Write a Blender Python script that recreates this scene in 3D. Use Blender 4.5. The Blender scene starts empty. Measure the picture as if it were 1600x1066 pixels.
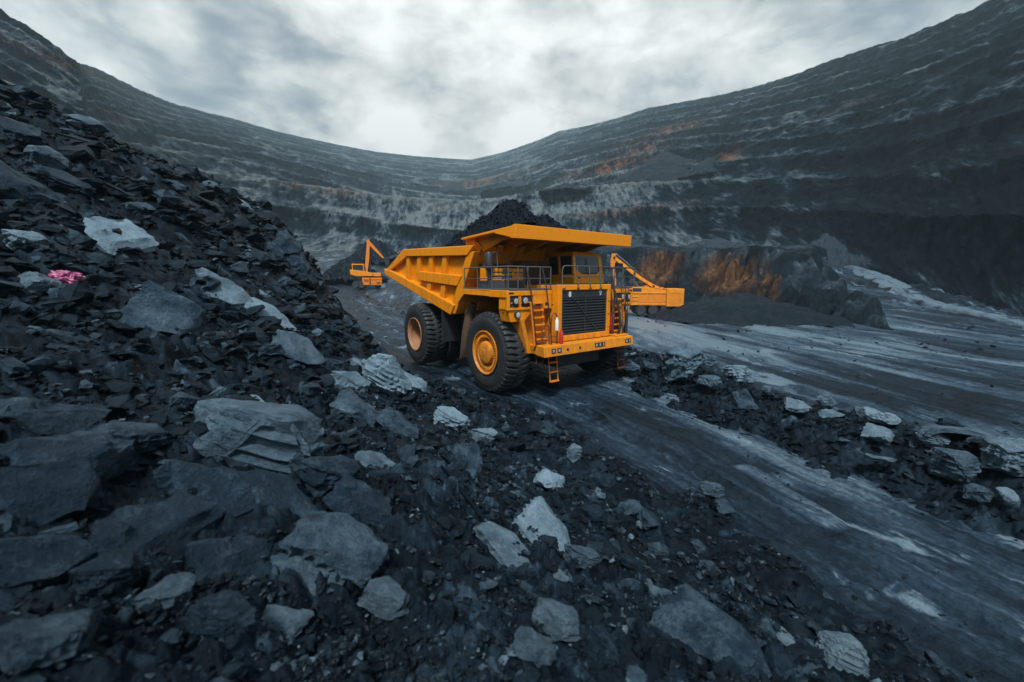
import bpy, bmesh, math, random
import numpy as np
from mathutils import Vector, Matrix, noise as mnoise
from math import radians as R, sin, cos, pi, sqrt

# ------------------------------------------------------------------ camera, sky, sun, exposure
scene = bpy.context.scene
col = scene.collection
CAM_H = 3.741
F_PX, PITCH = 629.0, math.atan(96 / 629.0)
camd = bpy.data.cameras.new('camera')
camd.sensor_width = 36.0
camd.lens = 36.0 * F_PX / 1600.0
camd.clip_start = 0.05
camd.clip_end = 5000
camd.dof.use_dof = True
camd.dof.focus_distance = 15.0
camd.dof.aperture_fstop = 1.15
cam = bpy.data.objects.new('camera', camd)
cam.location = (0, 0, CAM_H)
cam.rotation_euler = (pi / 2 - PITCH, 0, 0)
col.objects.link(cam)
scene.camera = cam

SUN_EL, SUN_AZ = 55.0, 190.0          # azimuth the light comes FROM, clockwise from +y
vs = scene.view_settings
vs.view_transform = 'Standard'
vs.look = 'None'
vs.exposure = 1.6
vs.gamma = 1
vs.use_curve_mapping = False
scene.render.engine = 'CYCLES'
scene.cycles.use_denoising = True
scene.cycles.max_bounces = 6
scene.cycles.diffuse_bounces = 1
scene.cycles.volume_bounces = 0
scene.cycles.transparent_max_bounces = 6


def nd(nt, typ, **kw):
    n = nt.nodes.new(typ)
    for k, v in kw.items():
        if k.startswith('i_'):
            n.inputs[k[2:].replace('_', ' ')].default_value = v
        else:
            setattr(n, k, v)
    return n


def mathn(nt, op, a, b=None, clamp=False):
    n = nt.nodes.new('ShaderNodeMath')
    n.operation = op
    n.use_clamp = clamp
    for i, v in enumerate((a, b)):
        if v is None:
            continue
        if isinstance(v, (int, float)):
            n.inputs[i].default_value = v
        else:
            nt.links.new(v, n.inputs[i])
    return n.outputs[0]


def mixc(nt, fac, a, b, typ='MIX'):
    n = nt.nodes.new('ShaderNodeMix')
    n.data_type = 'RGBA'
    n.blend_type = typ
    for sock, v in ((n.inputs['Factor'], fac), (n.inputs[6], a), (n.inputs[7], b)):
        if isinstance(v, (int, float)):
            sock.default_value = v
        elif isinstance(v, tuple):
            sock.default_value = v if len(v) == 4 else v + (1,)
        else:
            nt.links.new(v, sock)
    return n.outputs[2]


def ramp(nt, fac, stops, interp='LINEAR'):
    n = nt.nodes.new('ShaderNodeValToRGB')
    n.color_ramp.interpolation = interp
    el = n.color_ramp.elements
    while len(el) < len(stops):
        el.new(0.5)
    for e, (p, c) in zip(el, stops):
        e.position = p
        if isinstance(c, (int, float)):
            c = (c, c, c)
        e.color = c if len(c) == 4 else tuple(c) + (1,)
    nt.links.new(fac, n.inputs[0])
    return n.outputs[0]


def noise_tex(nt, vec, scale, detail=6, rough=0.6, dist=0.0, out=0):
    n = nt.nodes.new('ShaderNodeTexNoise')
    n.inputs['Scale'].default_value = scale
    n.inputs['Detail'].default_value = detail
    n.inputs['Roughness'].default_value = rough
    n.inputs['Distortion'].default_value = dist
    if vec is not None:
        nt.links.new(vec, n.inputs['Vector'])
    return n.outputs[out]


def vmath(nt, op, a, b=None):
    n = nt.nodes.new('ShaderNodeVectorMath')
    n.operation = op
    for i, v in enumerate((a, b)):
        if v is None:
            continue
        if isinstance(v, tuple):
            n.inputs[i].default_value = v
        else:
            nt.links.new(v, n.inputs[i])
    return n.outputs['Value'] if op in ('DOT_PRODUCT', 'LENGTH', 'DISTANCE') else n.outputs[0]


def ray_dir(px, py):
    v = 533.0 - py
    return np.array([px - 800.0, F_PX * cos(PITCH) + v * sin(PITCH), -F_PX * sin(PITCH) + v * cos(PITCH)])


# ---- world: overcast cloud deck over a Nishita sky
world = bpy.data.worlds.new('World')
scene.world = world
world.use_nodes = True
nt = world.node_tree
nt.nodes.clear()
out = nd(nt, 'ShaderNodeOutputWorld')
bg = nd(nt, 'ShaderNodeBackground')
nt.links.new(bg.outputs[0], out.inputs[0])
sky = nd(nt, 'ShaderNodeTexSky', sky_type='NISHITA', sun_disc=False, sun_elevation=R(SUN_EL), sun_rotation=R(SUN_AZ))
skyc = mixc(nt, 1.0, sky.outputs[0], (0.035, 0.036, 0.037, 1), 'MULTIPLY')
tc = nd(nt, 'ShaderNodeTexCoord')
dirv = vmath(nt, 'NORMALIZE', tc.outputs['Generated'])
sp = nd(nt, 'ShaderNodeSeparateXYZ')
nt.links.new(dirv, sp.inputs[0])
zz = mathn(nt, 'ADD', mathn(nt, 'MAXIMUM', sp.outputs[2], 0.0), 0.22)
cx = mathn(nt, 'DIVIDE', sp.outputs[0], zz)
cy = mathn(nt, 'DIVIDE', sp.outputs[1], zz)
cmb = nd(nt, 'ShaderNodeCombineXYZ')
nt.links.new(cx, cmb.inputs[0])
nt.links.new(cy, cmb.inputs[1])
cv = cmb.outputs[0]
n_big = noise_tex(nt, cv, 0.75, 8, 0.56, 0.5)
dv2 = vmath(nt, 'MULTIPLY', dirv, (1.0, 1.0, 1.7))
n_med = noise_tex(nt, vmath(nt, 'ADD', dv2, (7.3, 2.1, 4.0)), 3.4, 9, 0.56, 0.25)
n_bil = noise_tex(nt, vmath(nt, 'ADD', dv2, (4.4, 3.3, 1.0)), 4.6, 7, 0.5, 0.2)
n_fine = noise_tex(nt, vmath(nt, 'ADD', dv2, (1.7, 9.2, 2.0)), 9.0, 10, 0.6, 0.3)
warp = noise_tex(nt, cv, 1.3, 7, 0.62, 0.0, out=1)
wdir = vmath(nt, 'ADD', dirv, vmath(nt, 'MULTIPLY', vmath(nt, 'SUBTRACT', warp, (0.5, 0.5, 0.5)), (0.55, 0.55, 0.42)))


def blob(px, py, width, amp):
    d = ray_dir(px, py)
    d = d / np.linalg.norm(d)
    dist = vmath(nt, 'DISTANCE', wdir, tuple(float(q) for q in d))
    e = mathn(nt, 'POWER', 2.718, mathn(nt, 'MULTIPLY', mathn(nt, 'MULTIPLY', dist, dist), -1.0 / (width * width)))
    return mathn(nt, 'MULTIPLY', e, amp)


val = mathn(nt, 'ADD', mathn(nt, 'ADD', mathn(nt, 'MULTIPLY', n_big, 1.0), mathn(nt, 'ADD', mathn(nt, 'MULTIPLY', n_med, 0.7), mathn(nt, 'ADD', mathn(nt, 'MULTIPLY', n_fine, 0.7), mathn(nt, 'MULTIPLY', mathn(nt, 'ABSOLUTE', mathn(nt, 'SUBTRACT', n_bil, 0.5)), 0.9)))), -0.735)
for b in ((720, 45, 0.32, 0.5), (520, 20, 0.14, 0.10), (150, 60, 0.20, 0.18), (540, 205, 0.07, 0.16), (640, 222, 0.08, 0.16), (420, 165, 0.06, 0.14), (800, 215, 0.05, 0.2),
          (700, 140, 0.13, -0.27), (860, 130, 0.10, -0.20), (600, 110, 0.10, -0.12), (350, 70, 0.12, -0.16), (330, 150, 0.16, -0.12), (1350, 20, 0.3, 0.06), (1060, 90, 0.2, 0.06),
          (100, -20, 0.12, -0.1)):
    val = mathn(nt, 'ADD', val, blob(*b))
cloud = ramp(nt, val, [(0.14, (0.085, 0.096, 0.104)), (0.40, (0.155, 0.172, 0.181)), (0.56, (0.238, 0.254, 0.252)), (0.70, (0.335, 0.346, 0.335)), (0.88, (0.46, 0.462, 0.45))])
gap = ramp(nt, val, [(0.42, 0.72), (0.60, 0.97)])
skyfin = mixc(nt, gap, skyc, cloud)
nt.links.new(skyfin, bg.inputs[0])
bg.inputs[1].default_value = 0.93

sund = bpy.data.lights.new('sun', 'SUN')
sund.energy = 1.5
sund.angle = R(10)
sund.color = (1.0, 0.985, 0.965)
sun = bpy.data.objects.new('sun', sund)
az = R(SUN_AZ)
sv = Vector((sin(az) * cos(R(SUN_EL)), cos(az) * cos(R(SUN_EL)), sin(R(SUN_EL))))
sun.rotation_euler = (-sv).to_track_quat('-Z', 'Y').to_euler()
col.objects.link(sun)

rng = np.random.default_rng(7)
random.seed(7)

# ------------------------------------------------------------------ numpy noise


def h2(ix, iy, seed):
    ix = ix.astype(np.int64).astype(np.uint32)
    iy = iy.astype(np.int64).astype(np.uint32)
    h = ix * np.uint32(374761393) + iy * np.uint32(668265263) + np.uint32(seed * 974711 + 12345)
    h = (h ^ (h >> np.uint32(13))) * np.uint32(1274126177)
    h = (h ^ (h >> np.uint32(16))) * np.uint32(2246822519)
    h = h ^ (h >> np.uint32(15))
    return h.astype(np.float32) / np.float32(4294967295.0)


def perlin(x, y, seed=0):
    ix, iy = np.floor(x), np.floor(y)
    fx, fy = (x - ix).astype(np.float32), (y - iy).astype(np.float32)
    u = fx * fx * fx * (fx * (fx * 6 - 15) + 10)
    v = fy * fy * fy * (fy * (fy * 6 - 15) + 10)

    def g(ox, oy):
        a = h2(ix + ox, iy + oy, seed) * np.float32(2 * pi)
        return np.cos(a) * (fx - ox) + np.sin(a) * (fy - oy)
    a = g(0, 0) * (1 - u) + g(1, 0) * u
    b = g(0, 1) * (1 - u) + g(1, 1) * u
    return (a * (1 - v) + b * v) * 1.5


def fbm(x, y, octv=5, seed=0, gain=0.5):
    s, a = 0, 1.0
    for o in range(octv):
        s = s + a * perlin(x * 2 ** o + 17.3 * o, y * 2 ** o - 9.1 * o, seed + o)
        a *= gain
    return s


def ridged(x, y, octv=4, seed=0, gain=0.55):
    s, a = 0, 1.0
    for o in range(octv):
        s = s + a * (1 - np.abs(perlin(x * 2 ** o + 3.3 * o, y * 2 ** o + 5.1 * o, seed + o)) * 1.6)
        a *= gain
    return s


def chunks(x, y, size, seed, crack=0.35, tilt=0.75, lift=0.55):
    """broken-rock relief: every cell is a tilted facet; returns (height, cell id 0..1)"""
    u, v = x / size, y / size
    iu, iv = np.floor(u), np.floor(v)
    d1 = np.full(u.shape, 9., np.float32)
    d2 = np.full(u.shape, 9., np.float32)
    cid = np.zeros(u.shape, np.float32)
    hh = np.zeros(u.shape, np.float32)
    for ox in (-1, 0, 1):
        for oy in (-1, 0, 1):
            cu, cvv = iu + ox, iv + oy
            dx = u - (cu + 0.1 + 0.8 * h2(cu, cvv, seed))
            dy = v - (cvv + 0.1 + 0.8 * h2(cu, cvv, seed + 1))
            w = 0.6 + 0.8 * h2(cu, cvv, seed + 5)
            d = np.maximum(np.abs(dx) * w, np.abs(dy)) * 0.6 + np.sqrt(dx * dx + dy * dy) * 0.5
            c = h2(cu, cvv, seed + 2)
            h = lift * (c - 0.5) + tilt * ((h2(cu, cvv, seed + 3) - .5) * dx + (h2(cu, cvv, seed + 4) - .5) * dy) * 2
            near = d < d1
            d2 = np.where(near, d1, np.minimum(d2, d))
            hh = np.where(near, h, hh)
            cid = np.where(near, c, cid)
            d1 = np.where(near, d, d1)
    e = np.clip((d2 - d1) / 0.34, 0, 1)
    e = e * e * (3 - 2 * e)
    return size * (hh * e - crack * (1 - e)), cid


def ss(a, b, x):
    t = np.clip((x - a) / (b - a), 0, 1)
    return t * t * (3 - 2 * t)


class TPS:
    def __init__(self, pts, lam=0.02, deg1=True):
        P = np.array(pts, float)
        self.p = P[:, :2]
        n = len(P)
        D = np.linalg.norm(self.p[:, None] - self.p[None], axis=2)
        K = self.k(D) + lam * np.eye(n)
        A = np.zeros((n + 3, n + 3))
        A[:n, :n] = K
        A[:n, n] = 1
        A[:n, n + 1:] = self.p
        A[n:, :n] = A[:n, n:].T
        self.w = np.linalg.solve(A, np.concatenate([P[:, 2], [0, 0, 0]]))

    def k(self, d):
        return -d            # linear kernel: no overshoot

    def __call__(self, x, y):
        x, y = np.asarray(x, float), np.asarray(y, float)
        r = self.w[-3] + self.w[-2] * x + self.w[-1] * y
        for (a, b), w in zip(self.p, self.w[:-3]):
            r = r + w * self.k(np.sqrt((x - a) ** 2 + (y - b) ** 2 + 0.5))
        return r


def at_y(px, py, y):
    d = ray_dir(px, py)
    s = y / d[1]
    return (d[0] * s, y, CAM_H + d[2] * s)


def at_rho(px, py, rho):
    d = ray_dir(px, py)
    s = rho / math.hypot(d[0], d[1])
    return (d[0] * s, d[1] * s, CAM_H + d[2] * s)


# ------------------------------------------------------------------ mesh helpers


def grid_mesh(name, X, Y, Z, mat, attrs=None, keep=None, closed=False, flip=False):
    n, m = X.shape
    co = np.stack([X, Y, Z], -1).reshape(-1, 3).astype(np.float32)
    idx = np.arange(n * m).reshape(n, m)
    a, b, c, d = idx[:-1, :-1], idx[:-1, 1:], idx[1:, 1:], idx[1:, :-1]
    q = np.stack([a, d, c, b] if flip else [a, b, c, d], -1).reshape(-1, 4)
    if keep is not None:
        k = keep.reshape(-1)
        q = q[k[q].any(1)]
        used = np.zeros(n * m, bool)
        used[q.ravel()] = True
        remap = np.cumsum(used) - 1
        q = remap[q]
        co = co[used]
    else:
        used = slice(None)
    return raw_mesh(name, co, q, mat, {k: (v.reshape(-1, v.shape[-1])[used] if v.ndim == 3 else v.reshape(-1)[used]) for k, v in (attrs or {}).items()})


def raw_mesh(name, co, q, mat, attrs=None, smooth=True):
    me = bpy.data.meshes.new(name)
    k = q.shape[1]
    me.vertices.add(len(co))
    me.vertices.foreach_set('co', np.ascontiguousarray(co, np.float32).ravel())
    me.loops.add(len(q) * k)
    me.loops.foreach_set('vertex_index', np.ascontiguousarray(q, np.int32).ravel())
    me.polygons.add(len(q))
    me.polygons.foreach_set('loop_start', np.arange(0, len(q) * k, k, dtype=np.int32))
    me.polygons.foreach_set('use_smooth', np.full(len(q), smooth))
    me.update(calc_edges=True)
    for nm, v in (attrs or {}).items():
        v = np.ascontiguousarray(v, np.float32)
        if v.ndim == 2:
            at = me.attributes.new(nm, 'FLOAT_VECTOR', 'POINT')
            at.data.foreach_set('vector', v.ravel())
        else:
            at = me.attributes.new(nm, 'FLOAT', 'POINT')
            at.data.foreach_set('value', v)
    if mat:
        me.materials.append(mat)
    ob = bpy.data.objects.new(name, me)
    col.objects.link(ob)
    return ob


def tag(o, label=None, cat=None, group=None, kind=None):
    for k, v in (('label', label), ('category', cat), ('group', group), ('kind', kind)):
        if v:
            o[k] = v
    return o


def empty(name, loc, rz=0.0):
    o = bpy.data.objects.new(name, None)
    o.location = loc
    o.rotation_euler = (0, 0, rz)
    o.empty_display_size = 0.3
    col.objects.link(o)
    return o


class MB:
    def __init__(self):
        self.v, self.f, self.mi, self.cur = [], [], [], 0

    def add(self, vs, fs):
        o = len(self.v)
        self.v += [tuple(p) for p in vs]
        self.f += [tuple(i + o for i in f) for f in fs]
        self.mi += [self.cur] * len(fs)
        return self

    def box(self, x0, x1, y0, y1, z0, z1, rot=None):
        vs = [(x, y, z) for x in (x0, x1) for y in (y0, y1) for z in (z0, z1)]
        if rot is not None:
            c = Vector(((x0 + x1) / 2, (y0 + y1) / 2, (z0 + z1) / 2))
            vs = [tuple(c + rot @ (Vector(p) - c)) for p in vs]
        return self.add(vs, [(0, 1, 3, 2), (4, 6, 7, 5), (0, 4, 5, 1), (2, 3, 7, 6), (0, 2, 6, 4), (1, 5, 7, 3)])

    def prism(self, poly, a0, a1, axis='y'):
        """polygon in the two other axes (x,z for 'y'; y,z for 'x'; x,y for 'z') extruded a0..a1"""
        n = len(poly)

        def p(q, a):
            return {'y': (q[0], a, q[1]), 'x': (a, q[0], q[1]), 'z': (q[0], q[1], a)}[axis]
        vs = [p(q, a0) for q in poly] + [p(q, a1) for q in poly]
        fs = [tuple(range(n)), tuple(range(2 * n - 1, n - 1, -1))]
        fs += [(i, i + n, (i + 1) % n + n, (i + 1) % n) for i in range(n)]
        return self.add(vs, fs)

    def hexa(self, b4, t4):
        """bottom ring and top ring of four points"""
        return self.add(list(b4) + list(t4), [(3, 2, 1, 0), (4, 5, 6, 7), (0, 1, 5, 4), (1, 2, 6, 5), (2, 3, 7, 6), (3, 0, 4, 7)])

    def bar(self, a, b, w, h, up=(0, 0, 1), w2=None, h2=None):
        a, b, up = Vector(a), Vector(b), Vector(up)
        d = (b - a).normalized()
        s = d.cross(up)
        if s.length < 1e-4:
            s = d.cross(Vector((1, 0, 0)))
        s.normalize()
        u = s.cross(d)
        w2, h2 = w2 or w, h2 or h
        r0 = [a + s * x * w / 2 + u * y * h / 2 for x, y in ((-1, -1), (1, -1), (1, 1), (-1, 1))]
        r1 = [b + s * x * w2 / 2 + u * y * h2 / 2 for x, y in ((-1, -1), (1, -1), (1, 1), (-1, 1))]
        return self.hexa(r0, r1)

    def tube(self, pts, r, n=8, caps=True):
        pts = [Vector(p) for p in pts]
        rs = r if isinstance(r, (list, tuple)) else [r] * len(pts)
        rings = []
        prev = None
        for i, p in enumerate(pts):
            d = (pts[min(i + 1, len(pts) - 1)] - pts[max(i - 1, 0)]).normalized()
            s = (d.cross(Vector((0, 0, 1))) if prev is None else prev - d * prev.dot(d))
            if s.length < 1e-3:
                s = d.cross(Vector((1, 0, 0)))
            s.normalize()
            prev = s
            u = d.cross(s)
            rings.append([p + (s * cos(2 * pi * k / n) + u * sin(2 * pi * k / n)) * rs[i] for k in range(n)])
        o = [v for rr in rings for v in rr]
        fs = []
        for i in range(len(pts) - 1):
            for k in range(n):
                fs.append((i * n + k, i * n + (k + 1) % n, (i + 1) * n + (k + 1) % n, (i + 1) * n + k))
        if caps:
            fs.append(tuple(range(n - 1, -1, -1)))
            fs.append(tuple((len(pts) - 1) * n + k for k in range(n)))
        return self.add(o, fs)

    def lathe(self, prof, c=(0, 0, 0), n=48, axis='y', cap=True):
        """prof: (axial, radius) pairs around the axis through c"""
        vs = []
        for a, r in prof:
            for k in range(n):
                t = 2 * pi * k / n
                q = {'y': (r * cos(t), a, r * sin(t)), 'x': (a, r * cos(t), r * sin(t)), 'z': (r * cos(t), r * sin(t), a)}[axis]
                vs.append((q[0] + c[0], q[1] + c[1], q[2] + c[2]))
        fs = []
        for i in range(len(prof) - 1):
            for k in range(n):
                fs.append((i * n + k, i * n + (k + 1) % n, (i + 1) * n + (k + 1) % n, (i + 1) * n + k))
        if cap and prof[0][1] > 1e-6:
            fs.append(tuple(range(n - 1, -1, -1)))
        if prof[-1][1] > 1e-6:
            fs.append(tuple((len(prof) - 1) * n + k for k in range(n)))
        return self.add(vs, fs)

    def build(self, name, mats, parent=None, bevel=0.0, smooth=None, off=(0, 0, 0)):
        me = bpy.data.meshes.new(name)
        me.from_pydata([(x + off[0], y + off[1], z + off[2]) for x, y, z in self.v], [], self.f)
        bm = bmesh.new()
        bm.from_mesh(me)
        bmesh.ops.remove_doubles(bm, verts=bm.verts, dist=1e-5)
        bmesh.ops.recalc_face_normals(bm, faces=bm.faces)
        bm.to_mesh(me)
        bm.free()
        mats = mats if isinstance(mats, (list, tuple)) else [mats]
        for m in mats:
            me.materials.append(m)
        if len(mats) > 1 and len(me.polygons) == len(self.mi):
            me.polygons.foreach_set('material_index', self.mi)
        if smooth is not None:
            me.polygons.foreach_set('use_smooth', [True] * len(me.polygons))
            me.set_sharp_from_angle(angle=R(smooth))
        else:
            me.polygons.foreach_set('use_smooth', [False] * len(me.polygons))
        o = bpy.data.objects.new(name, me)
        col.objects.link(o)
        if parent:
            o.parent = parent
        if bevel:
            b = o.modifiers.new('bevel', 'BEVEL')
            b.width = bevel
            b.segments = 2
            b.limit_method = 'ANGLE'
            b.angle_limit = R(35)
        return o


def copy_tree(o, parent=None):
    c = o.copy()
    col.objects.link(c)
    c.parent = parent
    if parent is not None:
        c.matrix_parent_inverse = o.matrix_parent_inverse
    for ch in list(o.children):
        copy_tree(ch, c)
    return c


# ------------------------------------------------------------------ materials
def new_mat(name):
    m = bpy.data.materials.new(name)
    m.use_nodes = True
    nt = m.node_tree
    nt.nodes.clear()
    o = nd(nt, 'ShaderNodeOutputMaterial')
    p = nd(nt, 'ShaderNodeBsdfPrincipled')
    nt.links.new(p.outputs[0], o.inputs[0])
    return m, nt, p


def bump(nt, p, height, strength=0.5, dist=0.02):
    b = nd(nt, 'ShaderNodeBump')
    b.inputs['Strength'].default_value = strength
    b.inputs['Distance'].default_value = dist
    nt.links.new(height, b.inputs['Height'])
    nt.links.new(b.outputs[0], p.inputs['Normal'])


def attr(nt, name, typ='GEOMETRY'):
    a = nd(nt, 'ShaderNodeAttribute')
    a.attribute_name = name
    a.attribute_type = typ
    return a


def rubble_mat(name, stops, sc=6.0, bstr=0.7, bdist=0.03, rough=(0.45, 0.8), spec=0.16):
    m, nt, p = new_mat(name)
    ob = nd(nt, 'ShaderNodeTexCoord').outputs['Object']
    tone = attr(nt, 'tone').outputs['Fac']
    n1 = noise_tex(nt, ob, sc, 8, 0.68)
    n2 = noise_tex(nt, ob, sc * 0.13, 4, 0.6)
    n3 = noise_tex(nt, ob, sc * 7, 5, 0.7)
    f = mathn(nt, 'ADD', mathn(nt, 'MULTIPLY', tone, 0.55), mathn(nt, 'MULTIPLY', mathn(nt, 'SUBTRACT', n1, 0.5), 0.7))
    f = mathn(nt, 'ADD', f, mathn(nt, 'MULTIPLY', mathn(nt, 'SUBTRACT', n2, 0.5), 0.5))
    f = mathn(nt, 'ADD', f, mathn(nt, 'MULTIPLY', mathn(nt, 'SUBTRACT', n3, 0.5), 0.35))
    nt.links.new(ramp(nt, f, stops), p.inputs['Base Color'])
    nt.links.new(ramp(nt, n3, [(0.35, rough[0]), (0.65, rough[1])]), p.inputs['Roughness'])
    p.inputs['Specular IOR Level'].default_value = spec
    p.inputs['Specular Tint'].default_value = (0.50, 0.78, 1.0, 1)
    hgt = mathn(nt, 'ADD', n1, mathn(nt, 'MULTIPLY', n3, 0.35))
    bump(nt, p, hgt, bstr, bdist)
    return m


M_BANK = rubble_mat('bank_rubble', [(0.06, (0.001764, 0.00338, 0.005913)), (0.26, (0.004284, 0.008263, 0.01377)), (0.44, (0.0121, 0.02404, 0.03874)), (0.72, (0.0756, 0.12, 0.1565))])
M_BERM = rubble_mat('berm_rubble', [(0.05, (0.001764, 0.00338, 0.005913)), (0.25, (0.004284, 0.008263, 0.01377)), (0.44, (0.0131, 0.02554, 0.04078)), (0.68, (0.0882, 0.1355, 0.1744))])
M_COAL = rubble_mat('coal', [(0.1, (0.001764, 0.00323, 0.00571)), (0.45, (0.004536, 0.008263, 0.01428)), (0.75, (0.02268, 0.03906, 0.06118))], sc=8, bstr=0.9, bdist=0.05, rough=(0.3, 0.65))


def stone_mat():
    m, nt, p = new_mat('stone')
    ob = nd(nt, 'ShaderNodeTexCoord').outputs['Object']
    rnd = nd(nt, 'ShaderNodeObjectInfo').outputs['Random']
    tone = attr(nt, 'tone', 'OBJECT').outputs['Fac']
    off = nd(nt, 'ShaderNodeCombineXYZ')
    nt.links.new(mathn(nt, 'MULTIPLY', rnd, 50.0), off.inputs[0])
    v = vmath(nt, 'ADD', ob, off.outputs[0])
    n1 = noise_tex(nt, v, 3.0, 8, 0.7)
    n2 = noise_tex(nt, vmath(nt, 'MULTIPLY', v, (1.5, 1.5, 9.0)), 2.0, 6, 0.65, 0.4)
    n3 = noise_tex(nt, v, 26, 5, 0.75)
    f = mathn(nt, 'ADD', tone, mathn(nt, 'MULTIPLY', mathn(nt, 'SUBTRACT', n1, 0.5), 0.75))
    f = mathn(nt, 'ADD', f, mathn(nt, 'MULTIPLY', mathn(nt, 'SUBTRACT', n2, 0.5), 0.3))
    f = mathn(nt, 'ADD', f, mathn(nt, 'MULTIPLY', mathn(nt, 'SUBTRACT', n3, 0.5), 0.35))
    c = ramp(nt, f, [(0.08, (0.002772, 0.006385, 0.01172)), (0.32, (0.0121, 0.02554, 0.04384)), (0.52, (0.07245, 0.1184, 0.1592)), (0.82, (0.2079, 0.3098, 0.3846))])
    nt.links.new(c, p.inputs['Base Color'])
    nt.links.new(ramp(nt, n3, [(0.3, 0.36), (0.7, 0.8)]), p.inputs['Roughness'])
    p.inputs['Specular IOR Level'].default_value = 0.4
    p.inputs['Specular Tint'].default_value = (0.50, 0.78, 1.0, 1)
    h = mathn(nt, 'ADD', mathn(nt, 'MULTIPLY', n2, 0.6), mathn(nt, 'ADD', n1, mathn(nt, 'MULTIPLY', n3, 0.3)))
    bump(nt, p, h, 1.0, 0.11)
    return m


M_STONE = stone_mat()


def flow_mat(name, stops, lat=1.0, along=0.06, wet=True):
    """packed, tracked coal dirt; noise is drawn out along the direction of travel ('flow' attribute)"""
    m, nt, p = new_mat(name)
    fl = attr(nt, 'flow').outputs['Vector']
    wrp = noise_tex(nt, vmath(nt, 'MULTIPLY', fl, (0.25, 0.12, 0.1)), 1.0, 4, 0.55, out=1)
    v = vmath(nt, 'ADD', fl, vmath(nt, 'MULTIPLY', vmath(nt, 'SUBTRACT', wrp, (.5, .5, .5)), (2.2, 1.0, 0)))
    n1 = noise_tex(nt, vmath(nt, 'MULTIPLY', v, (lat, along, 1)), 1.0, 8, 0.62, 0.2)
    n2 = noise_tex(nt, vmath(nt, 'MULTIPLY', v, (lat * 6, along * 5, 1)), 1.0, 6, 0.65, 0.3)
    n3 = noise_tex(nt, vmath(nt, 'MULTIPLY', fl, (12, 9, 1)), 1.0, 6, 0.72)
    n4 = noise_tex(nt, vmath(nt, 'MULTIPLY', v, (0.16, 0.045, 1)), 1.0, 4, 0.6)
    f = mathn(nt, 'ADD', mathn(nt, 'MULTIPLY', n1, 0.58), mathn(nt, 'MULTIPLY', n2, 0.46))
    f = mathn(nt, 'ADD', f, mathn(nt, 'MULTIPLY', mathn(nt, 'SUBTRACT', n3, 0.5), 0.34))
    f = mathn(nt, 'ADD', f, mathn(nt, 'MULTIPLY', mathn(nt, 'SUBTRACT', n4, 0.5), 0.75))
    f = mathn(nt, 'ADD', f, attr(nt, 'tone').outputs['Fac'])
    n7 = noise_tex(nt, vmath(nt, 'MULTIPLY', v, (lat * 1.6, along * 7, 1)), 1.0, 6, 0.6, 0.2)
    f = mathn(nt, 'ADD', f, ramp(nt, n7, [(0.60, 0.0), (0.645, 0.17), (0.70, 0.27)]))  # pale spots: wet highlights put into the colour
    f = mathn(nt, 'SUBTRACT', f, ramp(nt, n7, [(0.36, 0.10), (0.44, 0.0)]))
    f = mathn(nt, 'ADD', mathn(nt, 'MULTIPLY', mathn(nt, 'SUBTRACT', f, 0.50), 1.3), 0.49)
    nt.links.new(ramp(nt, f, stops), p.inputs['Base Color'])
    nt.links.new(ramp(nt, f, [(0.32, 0.32), (0.45, 0.6), (0.60, 0.5), (0.8, 0.3)]), p.inputs['Roughness'])
    p.inputs['Specular IOR Level'].default_value = 0.25
    p.inputs['Specular Tint'].default_value = (0.50, 0.78, 1.0, 1)
    h = mathn(nt, 'ADD', mathn(nt, 'ADD', n2, mathn(nt, 'MULTIPLY', n1, 0.8)), mathn(nt, 'MULTIPLY', n3, 0.6))
    bump(nt, p, h, 0.9, 0.10)
    return m


M_FLOOR = flow_mat('pit_floor', [(0.37, (0.003024, 0.00601, 0.0102)), (0.49, (0.009576, 0.01878, 0.03059)), (0.585, (0.03125, 0.05859, 0.09176)), (0.74, (0.1197, 0.1797, 0.2281))], 0.5, 0.03)
M_ROAD = flow_mat('packed_road', [(0.33, (0.003024, 0.00601, 0.0102)), (0.47, (0.009576, 0.01841, 0.03008)), (0.60, (0.02822, 0.05258, 0.08259)), (0.80, (0.1512, 0.2207, 0.2728))], 0.8, 0.09)


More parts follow.
